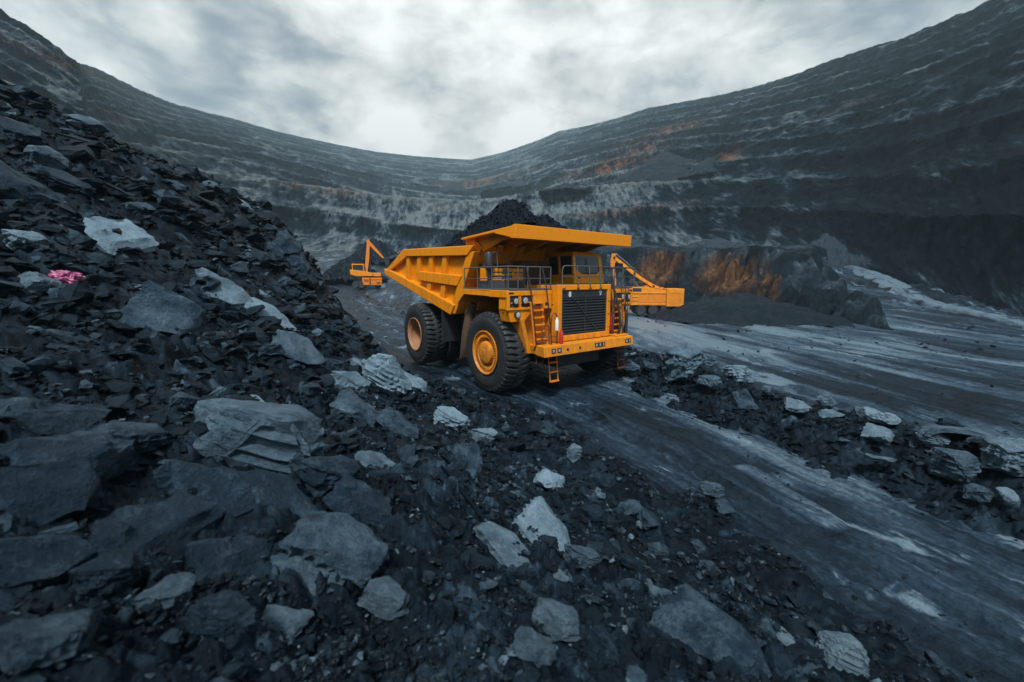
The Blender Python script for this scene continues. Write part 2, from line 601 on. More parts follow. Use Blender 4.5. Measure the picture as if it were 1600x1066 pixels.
def wall_mat(name='pit_slope'):
    m, nt, p = new_mat(name)
    wv = attr(nt, 'wuv').outputs['Vector']           # metres along the bench, metres up, 0
    face = attr(nt, 'face').outputs['Fac']
    tone = attr(nt, 'tone').outputs['Fac']
    rust = attr(nt, 'rust').outputs['Fac']
    n1 = noise_tex(nt, vmath(nt, 'MULTIPLY', wv, (0.22, 0.03, 1)), 1.0, 8, 0.65, 0.6)
    n2 = noise_tex(nt, vmath(nt, 'MULTIPLY', wv, (0.02, 0.05, 1)), 1.0, 6, 0.6, 0.4)
    n3 = noise_tex(nt, vmath(nt, 'MULTIPLY', wv, (0.7, 0.35, 1)), 1.0, 7, 0.72)
    n4 = noise_tex(nt, vmath(nt, 'MULTIPLY', wv, (0.008, 0.35, 1)), 1.0, 5, 0.6, 0.2)
    f = mathn(nt, 'ADD', mathn(nt, 'MULTIPLY', n1, 0.45), mathn(nt, 'MULTIPLY', n2, 0.55))
    n6 = noise_tex(nt, vmath(nt, 'MULTIPLY', wv, (0.25, 0.16, 1)), 1.0, 9, 0.75, 0.3)
    f = mathn(nt, 'ADD', f, mathn(nt, 'MULTIPLY', mathn(nt, 'SUBTRACT', n3, 0.5), 0.95))
    f = mathn(nt, 'ADD', f, mathn(nt, 'MULTIPLY', mathn(nt, 'SUBTRACT', n6, 0.5), 0.85))
    f = mathn(nt, 'ADD', f, mathn(nt, 'MULTIPLY', mathn(nt, 'SUBTRACT', n4, 0.5), 0.35))
    f = mathn(nt, 'ADD', f, tone)
    f = mathn(nt, 'ADD', mathn(nt, 'MULTIPLY', mathn(nt, 'SUBTRACT', f, 0.53), 1.35), 0.53)
    c = ramp(nt, f, [(0.36, (0.003024, 0.00601, 0.0102)), (0.51, (0.006804, 0.01338, 0.02192)), (0.61, (0.01613, 0.0308, 0.04792)), (0.75, (0.07245, 0.1045, 0.1279)), (0.94, (0.171, 0.2068, 0.215))])
    rf = mathn(nt, 'MULTIPLY', rust, ramp(nt, n1, [(0.40, 0.0), (0.62, 1.0)]), clamp=True)
    rc = ramp(nt, n3, [(0.35, (0.10, 0.035, 0.012)), (0.6, (0.30, 0.12, 0.035)), (0.8, (0.35, 0.22, 0.10))])
    c = mixc(nt, rf, c, rc)
    nt.links.new(c, p.inputs['Base Color'])
    p.inputs['Roughness'].default_value = 0.8
    p.inputs['Specular IOR Level'].default_value = 0.1
    p.inputs['Specular Tint'].default_value = (0.50, 0.78, 1.0, 1)
    h = mathn(nt, 'ADD', mathn(nt, 'ADD', n3, n1), mathn(nt, 'MULTIPLY', n6, 1.5))
    bump(nt, p, h, 1.0, 1.6)
    return m


M_WALL = wall_mat()


def paint_mat(name, c1, c2, rough=0.42, dirt=0.35, dcol=(0.05, 0.042, 0.035), zfall=0.0):
    m, nt, p = new_mat(name)
    ob = nd(nt, 'ShaderNodeTexCoord').outputs['Object']
    n1 = noise_tex(nt, ob, 0.8, 5, 0.6)
    n2 = noise_tex(nt, ob, 5.0, 8, 0.72)
    n3 = noise_tex(nt, vmath(nt, 'MULTIPLY', ob, (5, 5, 0.5)), 1.6, 6, 0.65)
    c = mixc(nt, n1, c1, c2)
    d = mathn(nt, 'ADD', mathn(nt, 'MULTIPLY', n2, 0.6), mathn(nt, 'MULTIPLY', n3, 0.5))
    if zfall:
        s = nd(nt, 'ShaderNodeSeparateXYZ')
        nt.links.new(ob, s.inputs[0])
        d = mathn(nt, 'ADD', d, mathn(nt, 'MULTIPLY', mathn(nt, 'SUBTRACT', 3.0, s.outputs[2]), zfall))
    df = mathn(nt, 'MULTIPLY', ramp(nt, d, [(0.50, 0.0), (0.78, 1.0)]), dirt)
    c = mixc(nt, df, c, dcol)
    nt.links.new(c, p.inputs['Base Color'])
    nt.links.new(mathn(nt, 'ADD', mathn(nt, 'MULTIPLY', df, 0.5), rough, clamp=True), p.inputs['Roughness'])
    bump(nt, p, n2, 0.06, 0.01)
    return m


M_ORANGE = paint_mat('orange_paint', (0.90, 0.31, 0.003), (0.83, 0.265, 0.003), 0.36, 0.6, (0.13, 0.075, 0.035), 0.045)
M_ORANGE2 = paint_mat('dusty_orange_paint', (0.82, 0.25, 0.005), (0.74, 0.20, 0.005), 0.48, 0.5, (0.2, 0.09, 0.03))
M_TAN = paint_mat('dusty_rim', (0.42, 0.21, 0.10), (0.30, 0.15, 0.075), 0.6, 0.6, (0.11, 0.07, 0.05))
M_BROWN = paint_mat('mud_and_shade_brown', (0.12, 0.065, 0.035), (0.07, 0.04, 0.024), 0.75, 0.7, (0.035, 0.03, 0.026))  # mud on the tank; on the cabinet the brown stands for shade
M_DARK = paint_mat('dark_metal', (0.022, 0.025, 0.03), (0.014, 0.016, 0.02), 0.5, 0.4, (0.05, 0.05, 0.05))
M_RAIL = paint_mat('grey_rail', (0.10, 0.105, 0.11), (0.07, 0.075, 0.08), 0.4, 0.3, (0.05, 0.045, 0.04))
M_DECK = paint_mat('deck_plate', (0.075, 0.08, 0.09), (0.05, 0.055, 0.06), 0.6, 0.5, (0.03, 0.03, 0.03))
M_GRILLE = paint_mat('grille_metal', (0.030, 0.036, 0.044), (0.02, 0.024, 0.03), 0.42, 0.3, (0.06, 0.06, 0.06))
M_RED = paint_mat('red_paint', (0.5, 0.02, 0.015), (0.42, 0.02, 0.015), 0.35, 0.2)
M_REDRAIL = paint_mat('rusty_red_rail', (0.16, 0.035, 0.02), (0.10, 0.028, 0.018), 0.5, 0.4)
M_WHITE = paint_mat('white_paint', (0.75, 0.76, 0.76), (0.68, 0.69, 0.69), 0.4, 0.2)


def tyre_mat():
    m, nt, p = new_mat('tyre_rubber')
    ob = nd(nt, 'ShaderNodeTexCoord').outputs['Object']
    n1 = noise_tex(nt, ob, 2.0, 6, 0.65)
    n2 = noise_tex(nt, ob, 14.0, 6, 0.7)
    f = mathn(nt, 'ADD', mathn(nt, 'MULTIPLY', n1, 0.6), mathn(nt, 'MULTIPLY', n2, 0.4))
    nt.links.new(ramp(nt, f, [(0.35, (0.011, 0.0135, 0.016)), (0.55, (0.02, 0.0245, 0.029)), (0.72, (0.05, 0.057, 0.062))]), p.inputs['Base Color'])
    p.inputs['Roughness'].default_value = 0.62
    bump(nt, p, n2, 0.2, 0.02)
    return m


M_TYRE = tyre_mat()


def glass_mat():
    m, nt, p = new_mat('dark_glass')
    p.inputs['Base Color'].default_value = (0.03, 0.04, 0.045, 1)
    p.inputs['Roughness'].default_value = 0.06
    p.inputs['IOR'].default_value = 1.55
    return m


M_GLASS = glass_mat()


def lamp_mat():
    m, nt, p = new_mat('lamp_lens')
    ob = nd(nt, 'ShaderNodeTexCoord').outputs['Object']
    n = noise_tex(nt, ob, 20, 3, 0.5)
    nt.links.new(ramp(nt, n, [(0.3, (0.45, 0.47, 0.48)), (0.7, (0.8, 0.82, 0.82))]), p.inputs['Base Color'])
    p.inputs['Roughness'].default_value = 0.12
    p.inputs['Metallic'].default_value = 0.4
    return m


M_LAMP = lamp_mat()


def pink_mat():
    m, nt, p = new_mat('pink_cloth')
    ob = nd(nt, 'ShaderNodeTexCoord').outputs['Object']
    n = noise_tex(nt, ob, 5, 5, 0.6)
    nt.links.new(ramp(nt, n, [(0.35, (0.10, 0.008, 0.04)), (0.47, (0.30, 0.02, 0.12)), (0.56, (0.45, 0.14, 0.27)), (0.68, (0.6, 0.45, 0.5))]), p.inputs['Base Color'])
    p.inputs['Roughness'].default_value = 0.6
    return m


M_PINK = pink_mat()


def cliff_mat():
    m, nt, p = new_mat('cliff_rock')
    ob = nd(nt, 'ShaderNodeTexCoord').outputs['Object']
    tone = attr(nt, 'tone').outputs['Fac']
    rust = attr(nt, 'rust').outputs['Fac']
    n1 = noise_tex(nt, vmath(nt, 'MULTIPLY', ob, (0.5, 0.5, 0.22)), 1.0, 8, 0.66, 0.5)
    n2 = noise_tex(nt, ob, 2.4, 7, 0.7)
    f = mathn(nt, 'ADD', mathn(nt, 'MULTIPLY', n1, 0.6), mathn(nt, 'MULTIPLY', n2, 0.5))
    f = mathn(nt, 'ADD', f, mathn(nt, 'SUBTRACT', mathn(nt, 'MULTIPLY', mathn(nt, 'SUBTRACT', tone, 0.5), 0.3), 0.05))
    c = ramp(nt, f, [(0.36, (0.00315, 0.00528, 0.0078)), (0.55, (0.0091, 0.01496, 0.02132)), (0.68, (0.0294, 0.04576, 0.06032)), (0.85, (0.133, 0.1892, 0.234))])
    n5 = noise_tex(nt, vmath(nt, 'MULTIPLY', ob, (0.55, 0.55, 0.16)), 1.4, 7, 0.7, 0.8)
    rc = ramp(nt, mathn(nt, 'ADD', mathn(nt, 'MULTIPLY', n5, 0.7), mathn(nt, 'MULTIPLY', n2, 0.3)), [(0.36, (0.012, 0.008, 0.006)), (0.46, (0.055, 0.024, 0.010)), (0.55, (0.115, 0.058, 0.026)), (0.66, (0.22, 0.155, 0.09))])
    rf = mathn(nt, 'MULTIPLY', rust, ramp(nt, n1, [(0.38, 0.0), (0.50, 1.0)]), clamp=True)
    nt.links.new(mixc(nt, rf, c, rc), p.inputs['Base Color'])
    p.inputs['Roughness'].default_value = 0.65
    p.inputs['Specular IOR Level'].default_value = 0.15
    p.inputs['Specular Tint'].default_value = (0.50, 0.78, 1.0, 1)
    bump(nt, p, mathn(nt, 'ADD', n1, n2), 0.8, 0.35)
    return m


M_CLIFF = cliff_mat()

# ------------------------------------------------------------------ the pit: azimuth tables
def az_of(px):
    return math.degrees(math.atan2(px - 800.0, F_PX * cos(PITCH) + 96 * sin(PITCH)))


BASE = [(-2500, 66, 3), (-900, 60, 3), (-200, 65, 3), (0, 78, 5), (200, 95, 8.5), (500, 146, 12.6), (600, 156, 13), (800, 150, 14), (960, 142, 14), (1100, 125, 12), (1200, 115, 10.6),
        (1320, 106, 8), (1430, 84, 2.8), (1600, 67, 0.0), (1800, 62, -0.3), (2600, 60, 0), (5000, 60, 0)]
RIM = [(-2500, 60, 240), (-900, -60, 240), (-200, -85, 250), (0, 15, 232), (50, 38, 224), (100, 65, 215), (140, 96, 208), (160, 112, 204), (171, 119, 202), (177, 124, 420), (200, 131, 450), (300, 175, 600), (400, 199, 740), (500, 225, 900), (600, 245, 1030),
       (700, 254, 1100), (740, 256, 1100), (800, 240, 1000), (870, 214, 820), (1000, 179, 600), (1180, 140, 420), (1290, 101, 350), (1400, 64, 325),
       (1540, 0, 312), (1600, -35, 310), (1800, -110, 300), (2600, -110, 270), (5000, 0, 250)]
base_az = [az_of(b[0]) for b in BASE]
rim_az = [az_of(b[0]) for b in RIM]
rim_z = [at_rho(b[0], b[1], b[2])[2] for b in RIM]


def wall_params(A):
    rb = np.interp(A, base_az, [b[1] for b in BASE])
    zb = np.interp(A, base_az, [b[2] for b in BASE])
    rr = np.interp(A, rim_az, [b[2] for b in RIM])
    zr = np.interp(A, rim_az, rim_z)
    return rb, zb, rr, zr


NT = 12
# knots (t, f): distance and height fraction at foot/crest of each tier, for the middle and for the flanks
mid_t, mid_f = [0.0], [0.0]
for t0, t1, f in ((0.016, 0.036, 0.036), (0.056, 0.20, 0.10)):
    mid_t += [t0, t1]
    mid_f += [f, f]
for i in range(NT - 2):
    a = 0.20 + 0.80 * i / (NT - 2)
    f = 0.10 + 0.90 * (i + 1) / (NT - 2)
    mid_t += [a + 0.045, a + 0.80 / (NT - 2)]
    mid_f += [f, f + 0.003]
sid_t, sid_f = [0.0], [0.0]
for i in range(NT):
    sid_t += [(i + 0.52) / NT, (i + 1.0) / NT]
    sid_f += [(i + 0.95) / NT, (i + 1.0) / NT]
mid_t[-1] = sid_t[-1] = 1.0
mid_f[-1] = sid_f[-1] = 1.0
mid_t, mid_f, sid_t, sid_f = map(np.array, (mid_t, mid_f, sid_t, sid_f))


def wall_base_surface(A, V):
    """A azimuth (deg) array, V knot coordinate 0..2*NT; returns rho, z, facefraction"""
    k = np.clip(np.floor(V), 0, 2 * NT - 1).astype(int)
    fz = V - k
    fr = np.where(k % 2 == 0, 1 - (1 - fz) ** 1.9, fz)
    w = np.exp(-((A + 6) / 15.0) ** 2)
    t = (mid_t[k] * (1 - fr) + mid_t[k + 1] * fr) * w + (sid_t[k] * (1 - fr) + sid_t[k + 1] * fr) * (1 - w)
    f = (mid_f[k] * (1 - fz) + mid_f[k + 1] * fz) * w + (sid_f[k] * (1 - fz) + sid_f[k + 1] * fz) * (1 - w)
    rb, zb, rr, zr = wall_params(A)
    return rb + (rr - rb) * t, zb + (zr - zb) * f, (k % 2 == 0) * 1.0, fz


# azimuths: fine where the picture looks, coarse elsewhere
azs = np.concatenate([np.arange(-128, -64, 1.0), np.arange(-64, 64, 0.11), np.arange(64, 128.1, 1.0)])
vv = []
for k in range(2 * NT):
    n = 28 if k % 2 == 0 else 8
    vv.append(k + np.arange(n) / n)
vv = np.concatenate(vv + [np.array([2 * NT])])
AA, VV = np.meshgrid(azs, vv)
rho, zw, facef, frv = wall_base_surface(AA, VV)
arc = np.radians(AA) * 220.0
# wandering crests, gullies down the faces, crumbled rock
wav = fbm(arc * 0.012, VV * 0.45, 4, 11)
rho = rho * (1 + 0.012 * wav * ss(0, 2, VV))
gul = ridged(arc * 0.035 + 0.25 * wav, VV * 0.3, 4, 31)
spur = ridged(arc * 0.11, VV * 0.5 + 3, 4, 41)
rough = fbm(arc * 0.35, zw * 0.35 + VV, 4, 51)
fm = facef * np.sin(np.clip(frv, 0, 1) * pi) ** 0.6
dist_s = np.clip(rho / 150.0, 0.45, 2.0)
rho = rho - fm * dist_s * (2.0 * (gul - 1.2) + 0.8 * (spur - 1.2)) - 0.8 * rough * dist_s * (0.35 + 0.65 * facef)
ck, cid = chunks(arc * 1.0, VV * 5.0 + zw * 0.25, 3.4, 61, 0.2, 0.8, 0.5)
rho = rho - 0.3 * ck * facef - ss(12, 35, np.abs(AA)) * (0.9 * (ridged(arc * 0.06 + zw * 0.02, zw * 0.07, 4, 66) - 1.2) + 0.5 * fbm(arc * 0.16, zw * 0.22, 4, 67)) * dist_s
inner = ss(0, 0.6, VV) * (1 - ss(2 * NT - 0.15, 2 * NT, VV) * 0.6)
zw = zw + inner * (0.7 * fbm(arc * 0.012, VV * 0.5, 3, 71) + 0.28 * rough + (1 - facef) * 0.3 * np.abs(fbm(arc * 0.2, VV * 3, 3, 81)))
# debris cones spilled over the bench flats
spill = ss(0.25, 0.9, fbm(arc * 0.05, np.floor(VV / 2) * 7.7, 3, 91))
zw = zw + spill * (1 - facef) * (1 - np.clip(frv, 0, 1)) * 0 + facef * spill * (1 - frv) ** 2 * 0.0
rho = rho - facef * spill * (1 - np.clip(frv, 0, 1)) ** 2 * 5.0
xw, yw = rho * np.sin(np.radians(AA)), rho * np.cos(np.radians(AA))
# where the iron-stained and the pale layers crop out (azimuth deg, height along the wall, widths)
rust = np.zeros_like(zw)


def wall_hit(px, py):
    """first point of the wall surface seen along a picture ray"""
    j = int(np.argmin(np.abs(azs - az_of(px))))
    d = ray_dir(px, py)
    # exact azimuth for this pixel
    a = math.degrees(math.atan2(d[0], d[1]))
    j = int(np.argmin(np.abs(azs - a)))
    slope = d[2] / math.hypot(d[0], d[1])
    e = (zw[:, j] - CAM_H) / rho[:, j]
    i = int(np.argmax(e >= slope)) if (e >= slope).any() else len(e) - 1
    return xw[i, j], yw[i, j], zw[i, j], a, rho[i, j]


for px, py, wx, wy, amp in ((945, 262, 55, 22, 1.0), (990, 240, 70, 14, 0.7), (1050, 205, 60, 18, 0.8), (1140, 245, 14, 20, 1.0), (770, 278, 60, 14, 0.6), (720, 290, 50, 14, 0.35), (960, 330, 60, 10, 0.5),
                            (1060, 320, 30, 8, 0.35), (470, 292, 60, 8, 0.55), (540, 300, 40, 7, 0.4), (150, 120, 60, 22, 0.55), (90, 95, 50, 16, 0.4), (180, 180, 30, 16, 0.35),
                            (1330, 160, 40, 14, 0.12), (1020, 322, 24, 10, 0.5)):
    X_, Y_, Z_, a_, r_ = wall_hit(px, py)
    k = r_ / 636.0
    rust += amp * np.exp(-(((AA - a_) * np.pi / 180 * r_) / (wx * k * 0.9)) ** 2 - ((zw - Z_) / (wy * k * 0.8)) ** 2)
rust = np.clip(rust, 0, 1)
tone = 0.06 * fbm(arc * 0.006, VV * 0.35, 3, 101) + 0.10 * (1 - facef) + 0.05 + 0.04 * ss(-5, -35, AA) + facef * (0.10 * ss(0.55, 0.0, frv) - 0.14 * ss(0.35, 0.65, frv) * (0.7 + 0.6 * fbm(arc * 0.02, VV * .5, 3, 102)) + 0.34 * ss(0.88, 0.97, frv) * (0.55 + 0.7 * fbm(arc * 0.03, VV * 1.5, 3, 103)))  # left flank lightened in tone to stand for haze
tone += facef * (0.10 * (spur - 1.2) + 0.09 * (gul - 1.2))
ckw, idw = chunks(arc * 1.0 + zw * 0.6, zw * 1.4, 5.0, 63, 0.2, 0.8, 0.5)
tone += facef * 0.16 * (idw - 0.45)
# right-hand flank is darker coal, the middle has mist put into its tone
tone += -0.06 * ss(15, 45, AA) - 0.13 * ss(22, 40, AA) * ss(8, 4, VV) * ss(-2, 0, -VV + 7) + 0.09 * np.exp(-((AA + 5) / 22) ** 2)
for px, py, wx, wy, amp in ((500, 300, 120, 26, 0.13), (640, 320, 120, 30, 0.12), (300, 260, 60, 40, 0.10), (1000, 290, 120, 40, 0.12), (900, 320, 90, 30, 0.12), (1060, 240, 100, 40, 0.06), (850, 230, 60, 20, 0.12), (560, 345, 100, 20, 0.04), (420, 235, 90, 24, 0.06), (700, 330, 90, 40, 0.12), (1140, 215, 60, 10, 0.14), (1060, 205, 40, 8, 0.12), (1480, 85, 50, 16, 0.12), (1330, 250, 80, 12, 0.1), (1200, 270, 60, 14, 0.08), (200, 215, 70, 20, 0.08)):
    X_, Y_, Z_, a_, r_ = wall_hit(px, py)
    k = r_ / 636.0
    tone += amp * np.exp(-(((AA - a_) * np.pi / 180 * r_) / (wx * k)) ** 2 - ((zw - Z_) / (wy * k)) ** 2)  # pale patches; those behind the truck put mist into the tone
# skirt under the foot and a flat shoulder behind the rim
foot = np.stack([xw[0] * 1.0, yw[0] * 1.0, zw[0] - 8], -1)
top = np.stack([xw[-1] * 1.06, yw[-1] * 1.06, zw[-1] - 6], -1)
Xa = np.vstack([foot[None, :, 0], xw, top[None, :, 0]])
Ya = np.vstack([foot[None, :, 1], yw, top[None, :, 1]])
Za = np.vstack([foot[None, :, 2], zw, top[None, :, 2]])
pad = lambda q: np.vstack([q[:1], q, q[-1:]])
o = grid_mesh('hillside', Xa, Ya, Za, M_WALL, {'wuv': np.stack([pad(arc * np.clip(rho / 260, 0.5, 3.0) + zw * (0.9 * ss(8, 30, AA) - 0.7 * ss(-8, -35, AA))), Za, np.zeros_like(Za)], -1), 'face': pad(facef), 'tone': pad(tone), 'rust': pad(rust)})
tag(o, kind='structure')

# ------------------------------------------------------------------ pit floor
g_pts = []
for x in (-6, 0, 6, 12, 20, 28):
    for y in (-20, -5, 5, 14, 24, 34):
        g_pts.append((x, y, 0))
g_pts += [(8, 46, 0), (16, 50, 0), (23, 52, 0), (30, 46, 0), (-12, 20, 0), (-14, 34, 0.1), (-22, 60, 2.5), (-30, 62, 2.7), (-14, 60, 2.2), (-3, 60, 1.0), (-30, 90, 6.5), (0, 100, 8), (20, 80, 3), (-40, 40, 1.5)]
g_pts += [at_rho(1360, 424, 98), at_rho(1450, 482, 58), at_rho(1550, 560, 33), at_rho(1330, 408, 106), (45, 36, 0.0), (50, 20, -0.2), (40, 5, -0.2), (40, -20, 0), (-30, -20, 1), (-40, 10, 1)]
for (px, r_, z_), a in zip(BASE, base_az):
    g_pts.append((r_ * sin(R(a)), r_ * cos(R(a)), z_))
G_tps = TPS(g_pts, 0.05)


def G0(x, y):
    z = G_tps(x, y)
    w = ss(60, 25, np.hypot(np.asarray(x) - 8, np.asarray(y) - 12))
    return z * (1 - 0.0 * w)


# haul road centreline and half widths
ROADC = np.array([(-30, 62, 4.0), (-22, 50, 4.0), (-13, 36.5, 4.2), (-6.2, 26, 4.4), (-1.94, 19.4, 4.4), (1.45, 14.9, 4.4), (3.7, 11, 3.8), (5.0, 8, 3.2), (5.75, 5.3, 3.0), (6.3, 3, 3.0), (6.8, 0, 3.0), (7.2, -8, 3.0), (7.5, -20, 3.0)], float)


def resample(P, n):
    P = np.asarray(P, float)
    s = np.concatenate([[0], np.cumsum(np.linalg.norm(np.diff(P[:, :2], axis=0), axis=1))])
    # smooth cubic-ish resample
    q = np.linspace(0, s[-1], n)
    out = np.stack([np.interp(q, s, P[:, k]) for k in range(P.shape[1])], -1)
    for _ in range(3):
        k = max(3, n // 40)
        ker = np.ones(2 * k + 1) / (2 * k + 1)
        padd = np.vstack([np.repeat(out[:1], k, 0), out, np.repeat(out[-1:], k, 0)])
        sm = np.stack([np.convolve(padd[:, j], ker, 'valid') for j in range(out.shape[1])], -1)
        sm[0], sm[-1] = out[0], out[-1]
        out = sm
    return out, q


rc, rs = resample(ROADC, 400)


def road_dist(x, y):
    """signed distance (lateral, + towards the right of travel) and half width at nearest road point"""
    x, y = np.asarray(x, float), np.asarray(y, float)
    best = np.full(x.shape, 1e9)
    hw = np.zeros(x.shape)
    for i in range(0, 400, 6):
        d = np.hypot(x - rc[i, 0], y - rc[i, 1])
        m = d < best
        best = np.where(m, d, best)
        hw = np.where(m, rc[i, 2], hw)
    return best, hw


gaz = np.concatenate([np.arange(-180, -75, 3.0), np.arange(-75, 75, 0.2), np.arange(75, 180.1, 3.0)])
gr = np.concatenate([[0.05], 1.2 * 1.0085 ** np.arange(0, 590)])
AG, RG = np.meshgrid(np.radians(gaz), gr)
xg, yg = RG * np.sin(AG), RG * np.cos(AG)
zg = G0(xg, yg)
rbg = np.interp(np.degrees(AG), base_az, [b[1] for b in BASE])
lat = xg + 0.06 * yg - 0.0022 * (yg - 20) ** 2 * ss(70, 20, yg)
fl = np.stack([lat, yg, np.zeros_like(lat)], -1)
trk = fbm(lat * 0.9 + 0.5 * fbm(xg * .08, yg * .06, 2, 3), yg * 0.035, 5, 5) * 0.10 + fbm(lat * 3.2, yg * 0.12, 4, 6) * 0.035 + fbm(xg * 2.2, yg * 2.2, 4, 8) * 0.035
zg = zg + trk * ss(0, 3, RG) + 0.25 * fbm(xg * 0.06, yg * 0.06, 3, 9) * ss(18, 50, RG)
# low ridge of pushed-up muck across the floor and crumbs near the feet of the slopes
far = ss(0.55, 1.0, RG / rbg)
zg = zg + far * (0.5 * np.abs(fbm(xg * 0.35, yg * 0.35, 4, 13)) + 0.35 * chunks(xg, yg, 1.8, 14)[0])
rd, rhw = road_dist(xg, yg)
zg = zg - 0.22 * ss(0.2, -0.3, rd - rhw)
zg = np.where(RG > rbg + 1, zg - (RG - rbg - 1) * 0.8, zg)
gtone = 0.10 * ss(14, 26, yg) * ss(70, 40, yg) * ss(-2, 6, xg) - 0.10 * ss(20, 45, xg) * ss(70, 30, yg) - 0.04 * far
gtone = gtone + 0.05 * np.exp(-(((lat - 12.8) / 1.5) ** 2))
o = grid_mesh('ground', xg, yg, zg, M_FLOOR, {'flow': fl, 'tone': gtone})
tag(o, kind='structure')

# haul road under the truck
NA, NL = 900, 190
rcc, rss = resample(ROADC, NA)
# finer near the camera: re-space
wgt = 1.0 / np.clip(np.hypot(rcc[:, 0], rcc[:, 1]), 3, 60)
cum = np.concatenate([[0], np.cumsum((wgt[1:] + wgt[:-1]) / 2)])
qq = np.interp(np.linspace(0, cum[-1], NA), cum, np.arange(NA))
rcc = np.stack([np.interp(qq, np.arange(NA), rcc[:, k]) for k in range(3)], -1)
rss = np.interp(qq, np.arange(NA), rss)
tg = np.gradient(rcc[:, :2], axis=0)
tg /= np.linalg.norm(tg, axis=1)[:, None]
nrm = np.stack([-tg[:, 1], tg[:, 0]], -1)           # left of travel
lt = np.linspace(-1, 1, NL)
LT, _ = np.meshgrid(lt, np.arange(NA))
latm = LT * (rcc[:, 2:3] + 0.9)
xr = rcc[:, 0:1] + nrm[:, 0:1] * latm
yr = rcc[:, 1:2] + nrm[:, 1:2] * latm
along = np.repeat(rss[:, None], NL, 1)
zr_ = G0(xr, yr) + 0.02
edge = np.clip((np.abs(LT) - 0.86) / 0.14, 0, 1)
rut = fbm(latm * 1.1 + 0.35 * fbm(along * 0.10, latm * .2, 2, 20), along * 0.05, 4, 21) * 0.055
rut += fbm(latm * 4.2 + 0.5 * fbm(along * .2, latm * .3, 2, 25), along * 0.18, 4, 22) * 0.022 + fbm(xr * 5, yr * 5, 4, 23) * 0.014
# tyre troughs with lug prints
for c0 in (-2.0, 2.1):
    wv = 0.5 * np.sin(along * 0.16 + c0) + 0.25 * fbm(along * 0.1, along * 0 + c0, 2, 24)
    g = np.exp(-((latm - c0 - wv) / 0.55) ** 4)
    lug = (np.sin(along * 2 * pi / 0.42 + 2.0 * np.abs(latm - c0 - wv)) > 0.1) * 1.0
    rut += -0.06 * g + 0.022 * g * lug * ss(-0.2, 0.3, fbm(along * 0.3, latm * 0.6, 3, 26))
# two scraped smooth pans
def road_coord(px, py):
    d = ray_dir(px, py)
    t = -CAM_H / d[2]
    q = np.array([d[0] * t, d[1] * t])
    i = int(np.argmin(np.hypot(rcc[:, 0] - q[0], rcc[:, 1] - q[1])))
    return float(rss[i]), float((q - rcc[i, :2]) @ nrm[i])


p0, p1 = road_coord(1150, 722), road_coord(1318, 830)
pf = np.clip((along - p0[0]) / (p1[0] - p0[0]), -0.5, 1.5)
pan = np.exp(-(((latm - (p0[1] + (p1[1] - p0[1]) * pf)) / (0.30 + 0.12 * fbm(along * .8, latm, 2, 27))) ** 4) - ((pf - 0.5) / 0.52) ** 6)
p2, p3 = road_coord(1205, 735), road_coord(1240, 760)
pan2 = np.exp(-(((latm - (p2[1] + p3[1]) / 2) / 0.22) ** 2) - ((along - (p2[0] + p3[0]) / 2) / 0.4) ** 2)
groove = np.exp(-((pan - 0.45) / 0.22) ** 2)
zr_ = zr_ + 1.5 * rut * (1 - 0.85 * pan) - 0.05 * groove - 0.25 * edge
rt = 0.02 - 0.12 * groove + 0.13 * pan + 0.16 * pan2 + 0.12 * np.exp(-((pf - 0.04) / 0.10) ** 2) * pan + 0.14 * np.exp(-((pf - 0.97) / 0.07) ** 2) * pan + 0.05 * np.exp(-((latm - 2.4) / 0.7) ** 2) - 0.10 * ss(2.0, 3.4, -latm) - 0.10 * ss(4.5, 1.5, yr) - 0.07 * ss(50, 42, along)  # near end darkened in tone to stand for the corner vignette
o = grid_mesh('road', xr, yr, zr_, M_ROAD, {'flow': np.stack([latm, along, np.zeros_like(latm)], -1), 'tone': rt}, flip=True)
tag(o, kind='structure')

# ------------------------------------------------------------------ rubble bank on the left
b_pts = []
# foot of the bank along the road, then round the nose
footline = [(5.2, -6), (4.9, -2), (4.5, 1.5), (4.15, 4.0), (3.9, 6.0), (2.7, 7.8), (1.3, 11.0), (-0.8, 12.6), (-3.3, 14.0), (-5.2, 16.8), (-8.2, 20.5), (-11.5, 25), (-17, 31), (-26, 38), (-38, 44)]
for x, y in footline:
    b_pts.append((x, y, 0.0))
for x, y in ((7.0, -6), (6.8, 0), (6.3, 5), (4.6, 9.5), (3.2, 12.6), (0.5, 15.0), (-2.4, 17.0), (-4.6, 20), (-8, 25), (-13, 31), (-20, 38)):
    b_pts.append((x, y, -1.6))
# ridge seen against the pit behind
for px, py, y in ((600, 566, 14.6), (572, 535, 16.0), (545, 495, 17.5), (517, 450, 19.0), (497, 415, 20.0), (470, 388, 20.5), (440, 356, 20.5), (400, 325, 20.0), (320, 308, 19.0), (230, 300, 17.5), (165, 268, 16.0), (115, 238, 15.0), (60, 194, 14.0), (0, 152, 13.0), (-120, 70, 11.5), (-300, 0, 10)):
    X_ = at_y(px, py, y)
    b_pts.append(X_)
    # falls away behind the ridge
    s = 1.22
    b_pts.append((X_[0] * s, y * s, X_[2] - 0.62 * (s - 1) * math.hypot(X_[0], y)))
